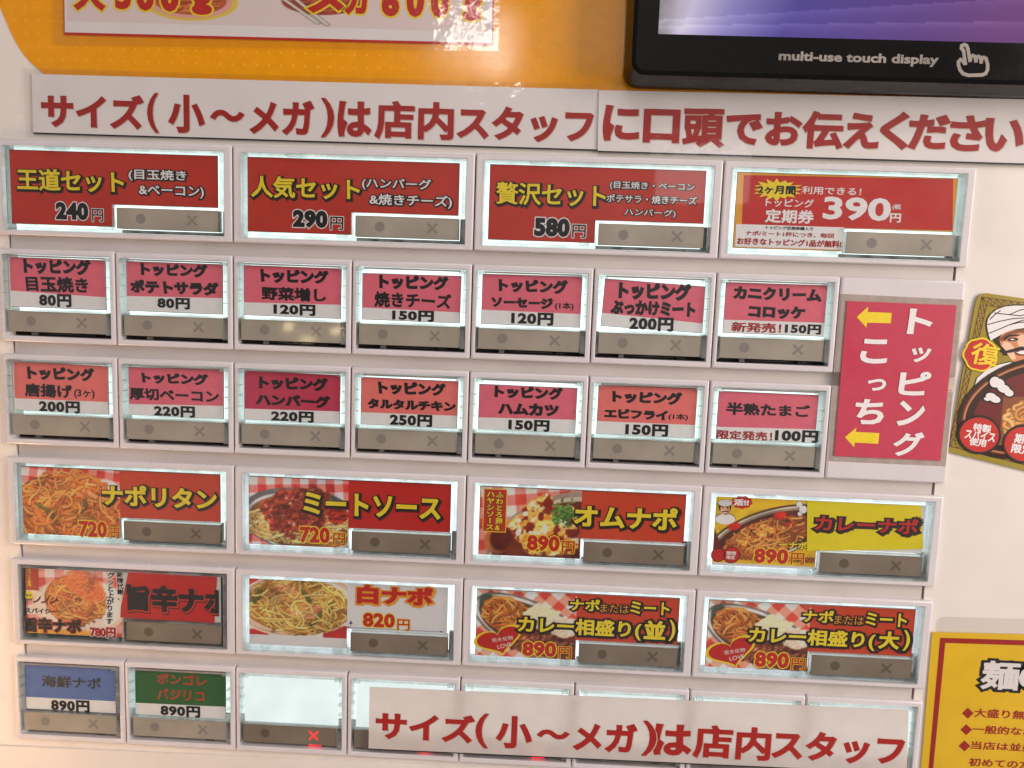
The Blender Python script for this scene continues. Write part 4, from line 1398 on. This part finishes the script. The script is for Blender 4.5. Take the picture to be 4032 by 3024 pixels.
for crop, col, size_ch, lab, off in (('C5', 4, '並', 'wide button of curry beside rice with a red heart, its bracketed character 並', (0, 0)),
                                     ('D5', 6, '大', 'wide button of curry beside rice with a red heart, its bracketed character 大', (0, 0))):
    t, c = dish_button(4, col, lab, M_CARDO, pic_mix())
    b = MB()
    dx, dy = (0, 0) if crop == 'C5' else (5, -5)
    Yt = CY - 0.00016
    oo = [(0.12, M_SOFT, 0.03, -0.03), (0.085, M_BLACK, 0.01, -0.01)]
    TX(b, crop, 'ナポ', (985, 212), (1240 - dx, 328), M_YEL, bold=0.03, outline=oo, Y=Yt)
    TX(b, crop, 'または', (1250, 260), (1492 - dx, 345), M_CAMBER, bold=0.0, outline=oo, Y=Yt - 0.00003)
    TX(b, crop, 'ミート', (1513, 235), (1848, 362), M_YEL, bold=0.03, outline=oo, Y=Yt)
    heart(b, crop, 365 + dx * 4, 575 + dy * 2, 172, CY - 0.00004, M_YEL); heart(b, crop, 365 + dx * 4, 575 + dy * 2, 150, CY - 0.00006, M_CARD2)
    if crop == 'C5':
        TX(b, crop, 'カレー相盛り(', (530, 362), (1600, 580), M_YEL, bold=0.032, outline=oo, Y=Yt - 0.00006)
        TX(b, crop, size_ch, (1632, 402), (1810, 575), M_YEL, bold=0.04, outline=oo, Y=Yt - 0.00006)
        TX(b, crop, ')', (1850, 400), (1895, 585), M_YEL, bold=0.02, outline=oo, Y=Yt - 0.00006)
        TX(b, crop, '炭水化物', (302, 545), (485, 590), M_WHITE, bold=0.0, Y=CY - 0.00009, rot=0.20)
        TX(b, crop, 'LOVE', (350, 605), (472, 645), M_WHITE, bold=0.0, Y=CY - 0.00009, rot=0.28)
        price_gold(b, crop, '890', (570, 584), (860, 731), (884, 634), (992, 742))
    else:
        TX(b, crop, 'カレー相盛り(', (530, 352), (1580, 560), M_YEL, bold=0.032, outline=oo, Y=Yt - 0.00006)
        TX(b, crop, size_ch, (1620, 392), (1785, 550), M_YEL, bold=0.04, outline=oo, Y=Yt - 0.00006)
        TX(b, crop, ')', (1830, 385), (1870, 560), M_YEL, bold=0.02, outline=oo, Y=Yt - 0.00006)
        TX(b, crop, '炭水化物', (322, 540), (497, 585), M_WHITE, bold=0.0, Y=CY - 0.00009, rot=0.20)
        TX(b, crop, 'LOVE', (368, 595), (490, 635), M_WHITE, bold=0.0, Y=CY - 0.00009, rot=0.28)
        price_gold(b, crop, '890', (584, 564), (860, 711), (889, 619), (995, 722))
    b.build('lettering', c)

# ---- sixth row
t = topping(5, 0, 'blue and white unlit button priced 890 yen at the bottom left', M_BLUE, 'A6', ((220, 408), (1003, 448), (220, 118)),
            [('海鮮ナポ', (358, 217), (877, 348), M_NAVY), ('890円', (440, 425), (780, 548))], glow='off')
t = topping(5, 1, 'green and white button with red lettering, priced 890 yen', M_GREEN, 'A6', ((1168, 460), (1972, 496), (1172, 160)),
            [('ボンゴレ', (1365, 197), (1797, 318), M_BRICK), ('バジリコ', (1365, 332), (1782, 452), M_BRICK), ('890円', (1395, 475), (1743, 592))])


def blank_button(col, label, glow='on', lit=True):
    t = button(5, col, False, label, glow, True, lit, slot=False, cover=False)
    b = MB(); x, _, z = ORIG[t.name]
    b.box(x + 3.0 * mm, x + 36.6 * mm, z - 20.4 * mm, z - 2.5 * mm, CY, CY + 0.0006, M_BLANK)
    b.build('diffuser', t)


blank_button(2, 'blank white lit button with a glowing red cross, bottom row')
blank_button(3, 'blank lit button whose left side shows beside the low banner')
blank_button(4, "blank lit button mostly behind the low banner, red glow below its bar")
blank_button(5, 'blank lit button behind the middle of the low banner, top edge shows bright white', 'cool', False)
blank_button(6, 'blank lit button behind the low banner, second from its right end', 'on', False)
blank_button(7, 'blank lit button behind the right end of the low banner, by the yellow notice', 'on', False)

# ------------------------------------------------------------------ sheets on the machine
# orange vinyl
o_pts = [W('T1', *p) for p in ((-60, -130), (-28, -20), (0, 60), (30, 130), (62, 205), (100, 280), (140, 342), (180, 390), (228, 435), (285, 482))]
o_pts += [at(560, 305), at(1500, 345), at(2600, 385), at(4400, 440), at(4400, -300), at(-80, -300)]
b = MB(); b.slab(o_pts, HY - 0.0002, HY - 0.00002, M_ORANGE)
od = MB()


def inside_poly(x, z, pts):
    k = False
    for (ax, az), (bx, bz) in zip(pts, pts[1:] + pts[:1]):
        if (az > z) != (bz > z) and x < (bx - ax) * (z - az) / (bz - az) + ax:
            k = not k
    return k


M_DOT = mat('pale_orange_ink', ink_col(226, 160, 40), 0.3, 0.5, 0)
x0, z0 = at(0, 0)
for i in range(64):
    for j in range(9):
        px, pz = x0 + i * 4.0 * mm + (j % 2) * 0, z0 + 6 * mm - j * 4.0 * mm
        if not inside_poly(px - 0.0006, pz - 0.0006, o_pts):
            continue
        if pz < 0.0655:
            continue
        od.disc((px, pz), 0.35 * mm, 0.35 * mm, HY - 0.000205, M_DOT, 8)
decal = b.build('vinyl_sheet', None, origin=(0.16, HY, 0.09))
decal['label'] = 'orange vinyl sheet with curved left edge behind the monitor and posters'; decal['category'] = 'decal'
ORIG[decal.name] = (0.16, HY, 0.09)
od.build('dot_print', decal)

# portion poster
PY = 0.0002
poster = thing('portion_poster', (0.1, PY, 0.08), 'white laminated poster with red border and large red gram figures, cut off at top', 'poster')
b = MB()
PL = [W('T1', 408, -200), W('T2', 992, -200), W('T2', 985, 292), W('T1', 413, 222)]
b.slab([(p[0], p[1]) for p in PL], PY, PY + 0.0003, M_RED)
q = [W('T1', 413, -200), W('T2', 983, -200), W('T2', 976, 277), W('T1', 418, 208)]
b.flat(q, PY - 0.00002, M_BANNER)
sheet = b.build('sheet', poster)
cv = Canvas(300, 60, (206, 188, 186), 12)
PT = W('T1', 430, -60); PB = W('T2', 960, 205)
cvW = 300


def xr(crop, x):
    return (W(crop, x, 0)[0] - PT[0]) / (PB[0] - PT[0]) * 299


def zr(crop, x, y):
    return (W(crop, x, y)[1] - PT[1]) / (PB[1] - PT[1]) * 59


base = cv.a.copy()
ca, cb = xr('T1', 1230), zr('T1', 1230, 40)
cv.put(cv.ell(ca, cb - 8, 34, 36), (206, 178, 70)); cv.put(cv.ell(ca, cb - 9, 30, 32), (206, 150, 140)); cv.put(cv.ell(ca, cb - 12, 26, 28), (170, 74, 40))
cv.lumpy(cv.ell(ca, cb - 14, 24, 26), (150, 56, 24), (206, 120, 60), 6)
ca, cb = xr('T1', 2080), zr('T1', 2080, 30)
cv.put(cv.ell(ca, cb - 6, 28, 26), (150, 60, 44)); cv.lumpy(cv.ell(ca, cb - 8, 26, 24), (120, 40, 26), (190, 90, 56), 6)
cv.line([(xr('T1', 1790), zr('T1', 1790, -40)), (xr('T1', 2060), zr('T1', 2060, 150))], 1.6, (214, 205, 196))
cv.line([(xr('T1', 1850), zr('T1', 1850, -60)), (xr('T1', 2120), zr('T1', 2120, 160))], 1.6, (214, 205, 196))
cv.build('picture', sheet, PT, PB, PY - 0.00004)
b = MB()
go = [(0.055, M_YEL, 0, 0)]
PYT = PY - 0.00010
for s, crop, p, q_ in (('大', 'T1', (470, -150), (685, 72)), ('5', 'T1', (742, -130), (850, 62)), ('0', 'T1', (878, -128), (1000, 72)), ('0', 'T1', (1036, -122), (1160, 78)), ('g', 'T1', (1240, -50), (1375, 98)),
                       ('メ', 'T1', (1990, -110), (2230, 88)), ('ガ', 'T2', (20, -110), (190, 98)), ('6', 'T2', (262, -98), (375, 108)), ('0', 'T2', (424, -96), (535, 112)), ('0', 'T2', (582, -92), (695, 118)), ('g', 'T2', (790, -20), (905, 138))):
    letters(b, s, W(crop, *p), W(crop, *q_), PYT, M_RED, bold=0.06, outline=[(0.055, M_YEL, 0, 0)])
b.build('lettering', sheet)
b = MB()
b.slab([W('T1', 340, -220), W('T2', 1032, -220), W('T2', 1018, 332), W('T1', 345, 292)], PY - 0.0003, PY - 0.00016, M_FILM)
b.build('film', poster)

# the two top banner sheets
BY = 0.0001


def banner(name, origin, label, quad, film, pieces, paper, Yb, film_mat=M_FILM, black=True, outred=M_BANRED):
    t = thing(name, origin, label, 'banner')
    b = MB(); b.slab(quad, Yb, Yb + 0.0003, paper)
    sh = b.build('sheet', t)
    if black:
        e = 0.45 * mm
        b = MB(); b.slab([quad[3], quad[2], (quad[2][0], quad[2][1] - e), (quad[3][0], quad[3][1] - e)], Yb + 0.0001, Yb + 0.0003, M_BLACK)
        b.build('edge_line', sh)
    b = MB()
    for i, (s, crop, p, q, bo) in enumerate(pieces):
        letters(b, s, W(crop, *p), W(crop, *q), Yb - 0.00006 - 3e-5 * (i % 2), outred, bold=bo,
                outline=[(0.006, SHADOWINK, 0.016, -0.016)])
    b.build('lettering', sh)
    if film:
        b = MB(); b.slab(film, Yb - 0.0003, Yb - 0.00014, film_mat)
        b.build('film', t)
    return t


SHADOWINK = mat('grey_ink', ink_col(180, 160, 154), 0.55, 0.4, 0)
banner('order_banner', (0.1, BY, 0.043), 'long white banner with red lettering under the orange sheet, left sheet of two',
       [W('T1', 205, 478), W('T2', 1665, 580), W('T2', 1661, 968), W('T1', 214, 857)],
       [W('T1', 150, 440), W('T2', 1640, 548), W('T2', 1661, 1000), W('T1', 170, 892)],
       [('サイズ', 'T1', (262, 598), (935, 842), 0.043), ('(', 'T1', (950, 600), (1030, 862), 0.02), ('小', 'T1', (1085, 610), (1328, 866), 0.043),
        ('〜', 'T1', (1360, 708), (1585, 792), 0.045), ('メガ', 'T1', (1615, 640), (2035, 882), 0.043), (')', 'T1', (2080, 633), (2165, 892), 0.02),
        ('は', 'T2', (-25, 652), (195, 892), 0.043), ('店内', 'T2', (215, 650), (725, 915), 0.035), ('スタッフ', 'T2', (750, 680), (1630, 932), 0.043)],
       M_BANNER, BY)
banner('order_banner', (0.27, BY, 0.043), 'long white banner with red lettering below the monitor, right sheet of two',
       [W('T2', 1668, 586), W('P', 4300, 398), W('P', 4300, 652), W('T2', 1662, 978)],
       [W('T2', 1672, 556), W('P', 4300, 378), W('P', 4300, 672), W('T2', 1666, 1005)],
       [('に', 'T2', (1700, 680), (1925, 920), 0.043), ('口', 'T2', (1962, 706), (2185, 932), 0.043), ('頭', 'T3', (5, 702), (262, 960), 0.035), ('でお', 'T3', (285, 718), (760, 952), 0.043), ('伝', 'T3', (780, 718), (1030, 972), 0.04),
        ('え', 'T3', (1050, 730), (1260, 972), 0.043), ('く', 'T3', (1285, 722), (1455, 976), 0.043), ('だ', 'T3', (1470, 738), (1715, 978), 0.043), ('さ', 'T3', (1735, 745), (1942, 986), 0.043), ('い', 'T3', (1960, 765), (2195, 990), 0.043)],
       M_BANNER, BY - 0.0006)

# the low banner over the bottom row
LB = -0.0024
banner('order_banner', (0.24, LB, -0.16), 'thin white banner with red lettering taped over the bottom row of buttons',
       [W('B6', 1228, 278, LB), W('E4', 1966, 314, LB), W('E4', 1950, 812, LB), W('B6', 1219, 812, LB)], None,
       [('サイズ', 'E3', (145, 243), (800, 466), 0.043), ('(', 'E3', (810, 260), (890, 497), 0.02), ('小', 'E3', (945, 274), (1180, 504), 0.043),
        ('〜', 'E3', (1215, 366), (1432, 440), 0.045), ('メガ', 'E3', (1460, 312), (1875, 532), 0.043), (')', 'E3', (1920, 310), (2005, 550), 0.02),
        ('は', 'E4', (-58, 388), (234, 652), 0.043), ('店内', 'E4', (258, 395), (850, 692), 0.035), ('スタッフ', 'E4', (875, 435), (1897, 728), 0.043)],
       M_THIN, LB)

# paper below the last row
b = MB(); b.slab([at(-60, 2935), at(1712, 3012), at(1708, 3300), at(-60, 3300)], HY - 0.0006, HY - 0.00005, M_HOUSE)
o = b.build('paper_strip', None, origin=(0.07, HY, -0.18)); ORIG[o.name] = (0.07, HY, -0.18)
o['label'] = 'plain cream strip under the bottom row at the lower left'; o['category'] = 'strip'

# pink topping sign
SY = -0.0012
sign = thing('topping_sign', (0.3, SY, -0.03), 'pink sign with two yellow arrows and white vertical lettering', 'sign')
b = MB(); b.slab([W('F6', *p, SY) for p in ((275, 213), (1147, 247), (1018, 1485), (170, 1447))], SY, SY + 0.0003, M_SIGN)
sh = b.build('sheet', sign)
b = MB()
SGD = mat('sign_shade_ink', ink_col(128, 36, 44), 0.5, 0.4, 0)
for s, p, q in (('ト', (765, 272), (945, 482)), ('ッ', (790, 580), (935, 705)), ('ピ', (695, 768), (930, 970)), ('ン', (683, 1005), (882, 1215)), ('グ', (648, 1250), (875, 1455)),
                ('こ', (388, 512), (588, 715)), ('っ', (440, 830), (580, 932)), ('ち', (345, 990), (558, 1200))):
    letters(b, s, W('F6', *p, SY), W('F6', *q, SY), SY - 0.00006, M_WHITE, bold=0.035 if s not in 'ッっ' else 0.03, outline=[(0.012, SGD, -0.012, 0.0)], shear=0.04)
b.build('lettering', sh)
ar = (((350, 340), (442, 258), (438, 300), (628, 308), (622, 390), (432, 385), (428, 425)), ((257, 1298), (348, 1220), (342, 1255), (530, 1265), (522, 1350), (335, 1340), (330, 1378)))
for a in ar:
    b = MB(); b.flat([W('F6', *p, SY) for p in a], SY - 0.00005, M_YEL); b.build('arrow', sh)
b = MB(); b.slab([W('F6', *p, SY) for p in ((222, 155), (1210, 203), (1062, 1532), (128, 1490))], SY + 0.00032, SY + 0.00039, M_FILMEDGE); b.build('film', sign)

# curry poster
KY = HY - 0.0008
cur = thing('curry_poster', (0.33, KY, -0.02), 'tilted gold poster with a turbaned moustached man behind a dark bowl of noodles', 'poster')


def K(x, y):
    return W('F7', x, y, KY)


b = MB()
cor = [(300, 200), (316, 140), (330, 108), (350, 88), (378, 78), (410, 76)]
b.slab([K(*p) for p in cor + [(1720, 262), (1450, 1778), (75, 1440)]], KY, KY + 0.0005, M_GOLD)
sh = b.build('sheet', cur)
b = MB()
M_BAND = mat('brown_ink', ink_col(92, 48, 36), 0.4, 0.4, 0)
YB = KY - 0.00003


def lerp(a, c_, t):
    return (a[0] + (c_[0] - a[0]) * t, a[1] + (c_[1] - a[1]) * t)


def band(o0, o1, i0, i1, n):
    for (p, q) in ((o0, o1), (i0, i1)):
        b.stroke([K(*p), K(*q)], 0.26 * mm, YB, M_BAND)
    for k in range(n):
        a0, a1 = lerp(o0, o1, k / n), lerp(o0, o1, (k + 1) / n); c0, c1 = lerp(i0, i1, k / n), lerp(i0, i1, (k + 1) / n)
        b.stroke([K(*a0), K(*c1)], 0.22 * mm, YB - 2e-6, M_BAND); b.stroke([K(*a1), K(*c0)], 0.22 * mm, YB - 4e-6, M_BAND)
        b.stroke([K(*a0), K(*c0)], 0.16 * mm, YB - 6e-6, M_BAND)


band((362, 108), (80, 1390), (404, 180), (130, 1340), 18)
band((362, 108), (1660, 290), (404, 180), (1600, 350), 21)
band((80, 1390), (1410, 1718), (130, 1340), (1370, 1645), 20)
b.build('lattice_print', sh)
b = MB()
YP = KY - 0.00004
M_HAIR = mat('dark_hair_ink', ink_col(34, 18, 14), 0.4, 0.4, 0.1, 200)
M_SHADE = mat('brown_skin_ink', ink_col(120, 66, 38), 0.4, 0.4, 0.1, 200)


def kp(pts, lvl, m, both=False):
    b.flat([K(*p) for p in pts], YP - 1e-5 * lvl, m)
    if both:
        b.flat([K(1490 - p[0], p[1] + (745 - p[0]) * -0.05) for p in pts], YP - 1e-5 * lvl, m)


def grow(pts, k):
    c_ = np.mean(pts, 0)
    return [tuple(c_ + (np.array(p) - c_) * (1 + k / max(np.hypot(*(np.array(p) - c_)), 1))) for p in pts]


coat = [(300, 870), (322, 805), (400, 735), (500, 692), (600, 668), (745, 690), (890, 668), (1000, 692), (1100, 740), (1180, 860), (1180, 1000), (300, 1000)]
kp(grow(coat, 11), 0, M_BLACK); kp(coat, 1, M_WHITE)
kp([(455, 470), (500, 425), (745, 390), (990, 425), (1035, 470), (1010, 540), (950, 610), (545, 612), (515, 540), (470, 500)], 2, M_HAIR)
face = [(512, 470), (540, 420), (640, 385), (745, 375), (850, 385), (950, 420), (978, 470), (965, 545), (925, 610), (870, 665), (800, 690), (745, 696), (690, 690), (625, 660), (585, 608), (560, 560), (525, 525)]
kp(face, 3, M_SKIN)
kp([(548, 490), (600, 500), (640, 540), (640, 590), (655, 640), (620, 648), (588, 605), (562, 560), (535, 530)], 4, M_SKINL, True)
kp([(660, 455), (700, 430), (745, 440), (745, 560), (700, 556), (672, 520)], 4, M_SKINL, True)
kp([(500, 478), (560, 425), (650, 392), (745, 380), (745, 418), (690, 412), (630, 425), (580, 445), (552, 490)], 5, M_SHADE, True)
kp([(545, 462), (590, 432), (670, 428), (690, 440), (600, 450), (560, 480)], 6, M_HAIR, True)
kp([(575, 475), (610, 455), (665, 462), (680, 476), (640, 488), (595, 488)], 7, M_HAIR, True)
kp([(600, 472), (625, 466), (648, 474), (625, 480)], 8, M_WHITE, True)
kp([(690, 548), (715, 540), (745, 545), (745, 562), (712, 562)], 6, M_SHADE, True)
kp([(640, 582), (690, 560), (745, 556), (745, 612), (690, 612), (655, 602)], 7, M_MAROON, True)
kp([(655, 586), (695, 570), (745, 566), (745, 598), (695, 600)], 8, M_WHITE, True)
kp([(500, 556), (560, 572), (630, 552), (700, 532), (745, 540), (745, 556), (680, 566), (620, 584), (560, 592), (520, 580)], 9, M_BLACK, True)
turb = [(405, 350), (412, 300), (440, 255), (490, 215), (560, 190), (640, 182), (745, 182), (850, 186), (930, 205), (1010, 250), (1060, 310), (1078, 370), (1060, 440), (1040, 480), (990, 450), (920, 412), (840, 384), (745, 372), (650, 384), (570, 410), (500, 445), (436, 482), (418, 430)]
kp(grow(turb, 11), 10, M_BLACK); kp(turb, 11, M_WHITE)
for i, ln in enumerate((((470, 245), (580, 258), (690, 270), (800, 240)), ((412, 345), (500, 320), (620, 295), (745, 286), (900, 300)), ((420, 420), (520, 380), (600, 345), (700, 312), (860, 270)),
                        ((600, 258), (690, 220), (800, 196)), ((580, 352), (680, 326), (800, 322), (950, 350)), ((430, 300), (470, 262), (520, 225)))):
    b.stroke([K(*p) for p in ln], 0.30 * mm, YP - 1.25e-4 - 1e-6 * i * 8, M_BLACK)
b.build('portrait_print', sh)
# bowl
bw = Canvas(150, 190, (140, 120, 34), 21)


def ellpts(cx_, cy_, rx, ry, rot, n=48):
    return [K(cx_ + rx * math.cos(a) * math.cos(rot) - ry * math.sin(a) * math.sin(rot), cy_ + rx * math.cos(a) * math.sin(rot) + ry * math.sin(a) * math.cos(rot)) for a in np.linspace(0, 2 * math.pi, n + 1)[:-1]]


b = MB()
M_BOWL = mat('dark_bowl_ink', ink_col(46, 18, 12), 0.3, 0.5, 0.15, 60)
M_BOWL2 = mat('bowl_brown_ink', ink_col(100, 48, 26), 0.3, 0.5, 0.15, 60)
M_BOWL3 = mat('bowl_rim_ink', ink_col(170, 110, 70), 0.3, 0.5, 0.15, 60)
for i, (rx, ry, m_) in enumerate(((640, 415, M_BLACK), (630, 405, M_BOWL), (600, 380, M_BOWL2), (588, 368, M_BOWL3), (572, 352, M_BOWL), (500, 300, M_MAROON))):
    b.flat(ellpts(770, 1060, rx, ry, -0.32), KY - 0.00022 - 1e-5 * i, m_)
b.build('bowl_print', sh)
nd = Canvas(120, 110, (120, 62, 26), 9)
nd.noodles(70, 75, 60, 66, 52, 4.2, [(224, 160, 86), (206, 136, 64), (190, 112, 48), (232, 176, 104)], 80)
nd.build('noodle_print', sh, K(545, 960), K(1000, 1400), KY - 0.00030)
b = MB()
Y3 = KY - 0.00034
for k, m_ in ((1.0, M_YEL), (0.9, M_CARD2)):
    q = [K(345 + (140 * k) * math.cos(a) * (1 + 0.10 * abs(math.sin(3.5 * a))), 602 + 140 * k * math.sin(a) * (1 + 0.06 * abs(math.sin(3.5 * a)))) for a in np.linspace(0, 2 * math.pi, 60)[:-1]]
    b.flat(q, Y3 - (1 - k) * 2e-4, m_)
letters(b, '復', K(275, 505), K(500, 700), Y3 - 0.00006, M_YEL, bold=0.016, rot=-0.12)
for cl in ([(470, 838, 44, 46), (505, 850, 48, 40), (545, 895, 55, 35), (590, 930, 40, 30)], [(440, 965, 50, 32), (470, 985, 48, 30), (400, 985, 26, 14)]):
    for grow, m_, dy in ((14, M_BLACK, 0), (0, M_WHITE, 2e-5)):
        for i, (cx_, cy_, rx, ry) in enumerate(cl):
            b.flat(ellpts(cx_, cy_, rx + grow, ry + grow, 0.3, 22), Y3 - dy - 1e-6 * i, m_)
for cx_, cy_ in ((335, 1290), (720, 1370)):
    b.flat(ellpts(cx_, cy_, 188, 168, 0.1), Y3 - 3e-5, M_BLACK); b.flat(ellpts(cx_, cy_, 168, 148, 0.1), Y3 - 5e-5, M_CARD2)
for s, p, q in (('特製', (285, 1195), (435, 1270)), ('スパイス', (215, 1250), (470, 1345)), ('使用', (252, 1318), (392, 1392)), ('期間', (640, 1285), (800, 1375)), ('限定', (615, 1370), (790, 1460))):
    letters(b, s, K(*p), K(*q), Y3 - 9e-5, M_WHITE, bold=0.035, rot=-0.10)
b.build('lettering', sh)

# yellow notice
NY = HY - 0.0006
noti = thing('noodle_notice', (0.34, NY, -0.17), 'yellow notice with red border and white outlined heading, lower right corner', 'notice')
b = MB(); b.slab([W('F5', *p, NY) for p in ((190, 238), (1700, 278), (1640, 2000), (45, 2000))], NY, NY + 0.0003, M_NOTICE)
sh = b.build('sheet', noti)
b = MB()
b.flat([W('F5', *p, NY) for p in ((270, 295), (1700, 338), (1700, 392), (325, 350))], NY - 0.00003, M_NRED)
b.flat([W('F5', *p, NY) for p in ((270, 295), (325, 350), (165, 2000), (118, 2000))], NY - 0.00003, M_NRED)
b.build('border_print', sh)
b = MB()


def N(s, p, q, m=M_NRED, **k):
    letters(b, s, W('F5', *p, NY), W('F5', *q, NY), NY - 0.00006, m, **k)


N('麺', (715, 530), (1085, 852), M_WHITE, bold=0.03, outline=[(0.085, M_BLACK, 0, 0)])
N('の', (1110, 570), (1420, 850), M_WHITE, bold=0.06, outline=[(0.10, M_BLACK, 0, 0)])
for cx_, cy_ in ((560, 1085), (543, 1258), (525, 1428)):
    b.flat([W('F5', *p, NY) for p in ((cx_ - 62, cy_), (cx_, cy_ - 58), (cx_ + 62, cy_), (cx_, cy_ + 58))], NY - 0.00005, M_NRED)
N('大盛り無料', (630, 1032), (1290, 1160), bold=0.025)
N('一般的なお店', (612, 1205), (1385, 1335), bold=0.025)
N('当店は並盛り', (598, 1375), (1370, 1500), bold=0.025)
N('初めての方は', (575, 1550), (1350, 1680), bold=0.025)
b.build('lettering', sh)
b = MB(); b.slab([W('F5', *p, NY) for p in ((182, 225), (1720, 265), (1660, 2050), (30, 2050))], NY - 0.00035, NY - 0.00015, M_FILM); b.build('film', noti)
b = MB()
fp = [(240, 300), (244, 150), (255, 118), (280, 96), (320, 86), (1700, 120), (1700, 300)]
b.slab([W('F5', *p) for p in fp], HY - 0.0003, HY - 0.00003, M_FILM)
o = b.build('clear_pocket', None, origin=(0.34, HY, -0.12)); o['label'] = 'clear plastic pocket with rounded corner behind the top of the yellow notice'; o['category'] = 'pocket'

# ------------------------------------------------------------------ touch monitor
MY = -0.014
mon = thing('touch_monitor', (0.29, 0.0, 0.09), 'black touch monitor with purple lit screen and grey lettering on its frame', 'monitor')


def Mf(crop, x, y):
    return W(crop, x, y, MY)


# outline of the front face and of the back, bridged by a rounded edge
fl, fb = Mf('T2', 1905, 440), Mf('T3', 1100, 498)
front_left, front_bot = fl[0], Mf('T3', 0, 462)[1]
back_left, back_bot = W('T2', 1838, 300, -0.004)[0], W('T3', 0, 572, -0.002)[1]


def outline(l, bt, r, n=8):
    p = [(0.46, bt)]
    for i in range(n + 1):
        a = -math.pi / 2 - (math.pi / 2) * i / n
        p.append((l + r + r * math.cos(a), bt + r + r * math.sin(a)))
    p.append((l, 0.22)); p.append((0.46, 0.22))
    return p


o1 = outline(front_left, front_bot, 0.0030)
o2 = outline(front_left - 0.0012, front_bot - 0.0012, 0.0042)
o3 = outline(back_left, back_bot, 0.0052)
b = MB(); k = b.mi(M_MON)
sl, sbz = Mf('T2', 2060, 100)[0], Mf('T3', 0, 224)[1]
n = len(o1)
for pts, y in ((o1, MY), (o2, MY + 0.0008), (o3, -0.004), (o3, 0.0005)):
    b.v += [(p[0], y, p[1]) for p in pts]
for lv in range(3):
    for i in range(n - 1):
        a = lv * n + i
        b.f.append((a, a + n, a + n + 1, a + 1)); b.m.append(k)
# front face with the screen opening
b.slab([(front_left + 0.003, front_bot), (0.46, front_bot), (0.46, sbz), (front_left, sbz), (front_left, front_bot + 0.003)] if False else
       [(p[0], p[1]) for p in o1[:-2]] + [(front_left, sbz), (0.46, sbz)], MY, MY + 0.003, M_MON)
b.box(front_left, sl, sbz, 0.22, MY, MY + 0.003, M_MON)
b.build('frame', mon)
for p in bpy.data.objects['frame'].data.polygons:
    p.use_smooth = False
b = MB(); b.box(0.4598, 0.466, front_bot, 0.22, MY, 0.0005, M_MON); b.box(sl, 0.4598, 0.15, 0.22, MY, MY + 0.003, M_MON); b.build('side_frame', mon)
sc_ = Canvas(420, 150, (90, 70, 150), 31)
fx, fy = sc_.xx / 319, (sc_.yy - 40) / 109
A = np.array
colr = [(0.0, A((190, 190, 196))), (0.04, A((222, 224, 248))), (0.11, A((150, 150, 214))), (0.22, A((88, 78, 168))), (0.45, A((104, 72, 150))), (0.62, A((124, 74, 140))), (0.85, A((92, 66, 130))), (1.0, A((74, 54, 100)))]
w_ = np.clip(fx + 0.03 * np.sin(6 * fy + 3 * fx) + (sc_.noise(90, 2) - 0.5) * 0.07 + 0.035, 0, 1)
img = np.zeros_like(sc_.a)
for ch in range(3):
    img[..., ch] = np.interp(w_, [c_[0] for c_ in colr], [c_[1][ch] for c_ in colr])
sc_.a = img
for off, sl_, wd, amt in ((0.72, -0.55, 0.05, 34), (0.92, -0.28, 0.035, 26), (0.55, 0.22, 0.07, -26), (0.95, -0.12, 0.03, 30), (0.35, 0.3, 0.05, 18)):
    d_ = fy - (off + sl_ * fx)
    sc_.a += amt * (np.exp(-np.clip(d_, 0, 9) / wd) * (d_ > 0))[..., None]
sc_.a[..., :] *= (1 - 0.45 * np.clip(1 - fx / 0.03, 0, 1) * sc_.noise(6, 2))[..., None]
sc_.a = np.clip(sc_.a * np.array([0.98, 0.92, 0.95]), 0, 250)
sc_.build('screen', mon, (sl + 0.0001, 0.1499), (0.4599, sbz + 0.0001), MY + 0.0012, M_SCREEN, raw=True)
b = MB()
letters(b, 'multi-use touch display', Mf('T3', 625, 330), Mf('T3', 1655, 436), MY - 0.00004, M_MONTXT, bold=0.035)
b.build('lettering', mon)
b = MB()
hand = [(1832, 415), (1820, 330), (1806, 312), (1808, 296), (1824, 289), (1840, 296), (1848, 318), (1862, 395), (1866, 372), (1880, 360), (1894, 366), (1900, 398), (1902, 378), (1916, 366), (1930, 372), (1934, 405), (1938, 382), (1950, 372), (1966, 380), (1976, 420), (1975, 452), (1964, 476), (1940, 486), (1850, 488), (1818, 478), (1798, 455), (1788, 425), (1786, 402), (1800, 386), (1814, 392), (1826, 412)]
b.stroke([Mf('T3', *p) for p in hand], 1.0 * mm, MY - 0.00004, M_MONTXT)
b.build('hand_icon', mon)

bpy.data.objects.remove(_fo)
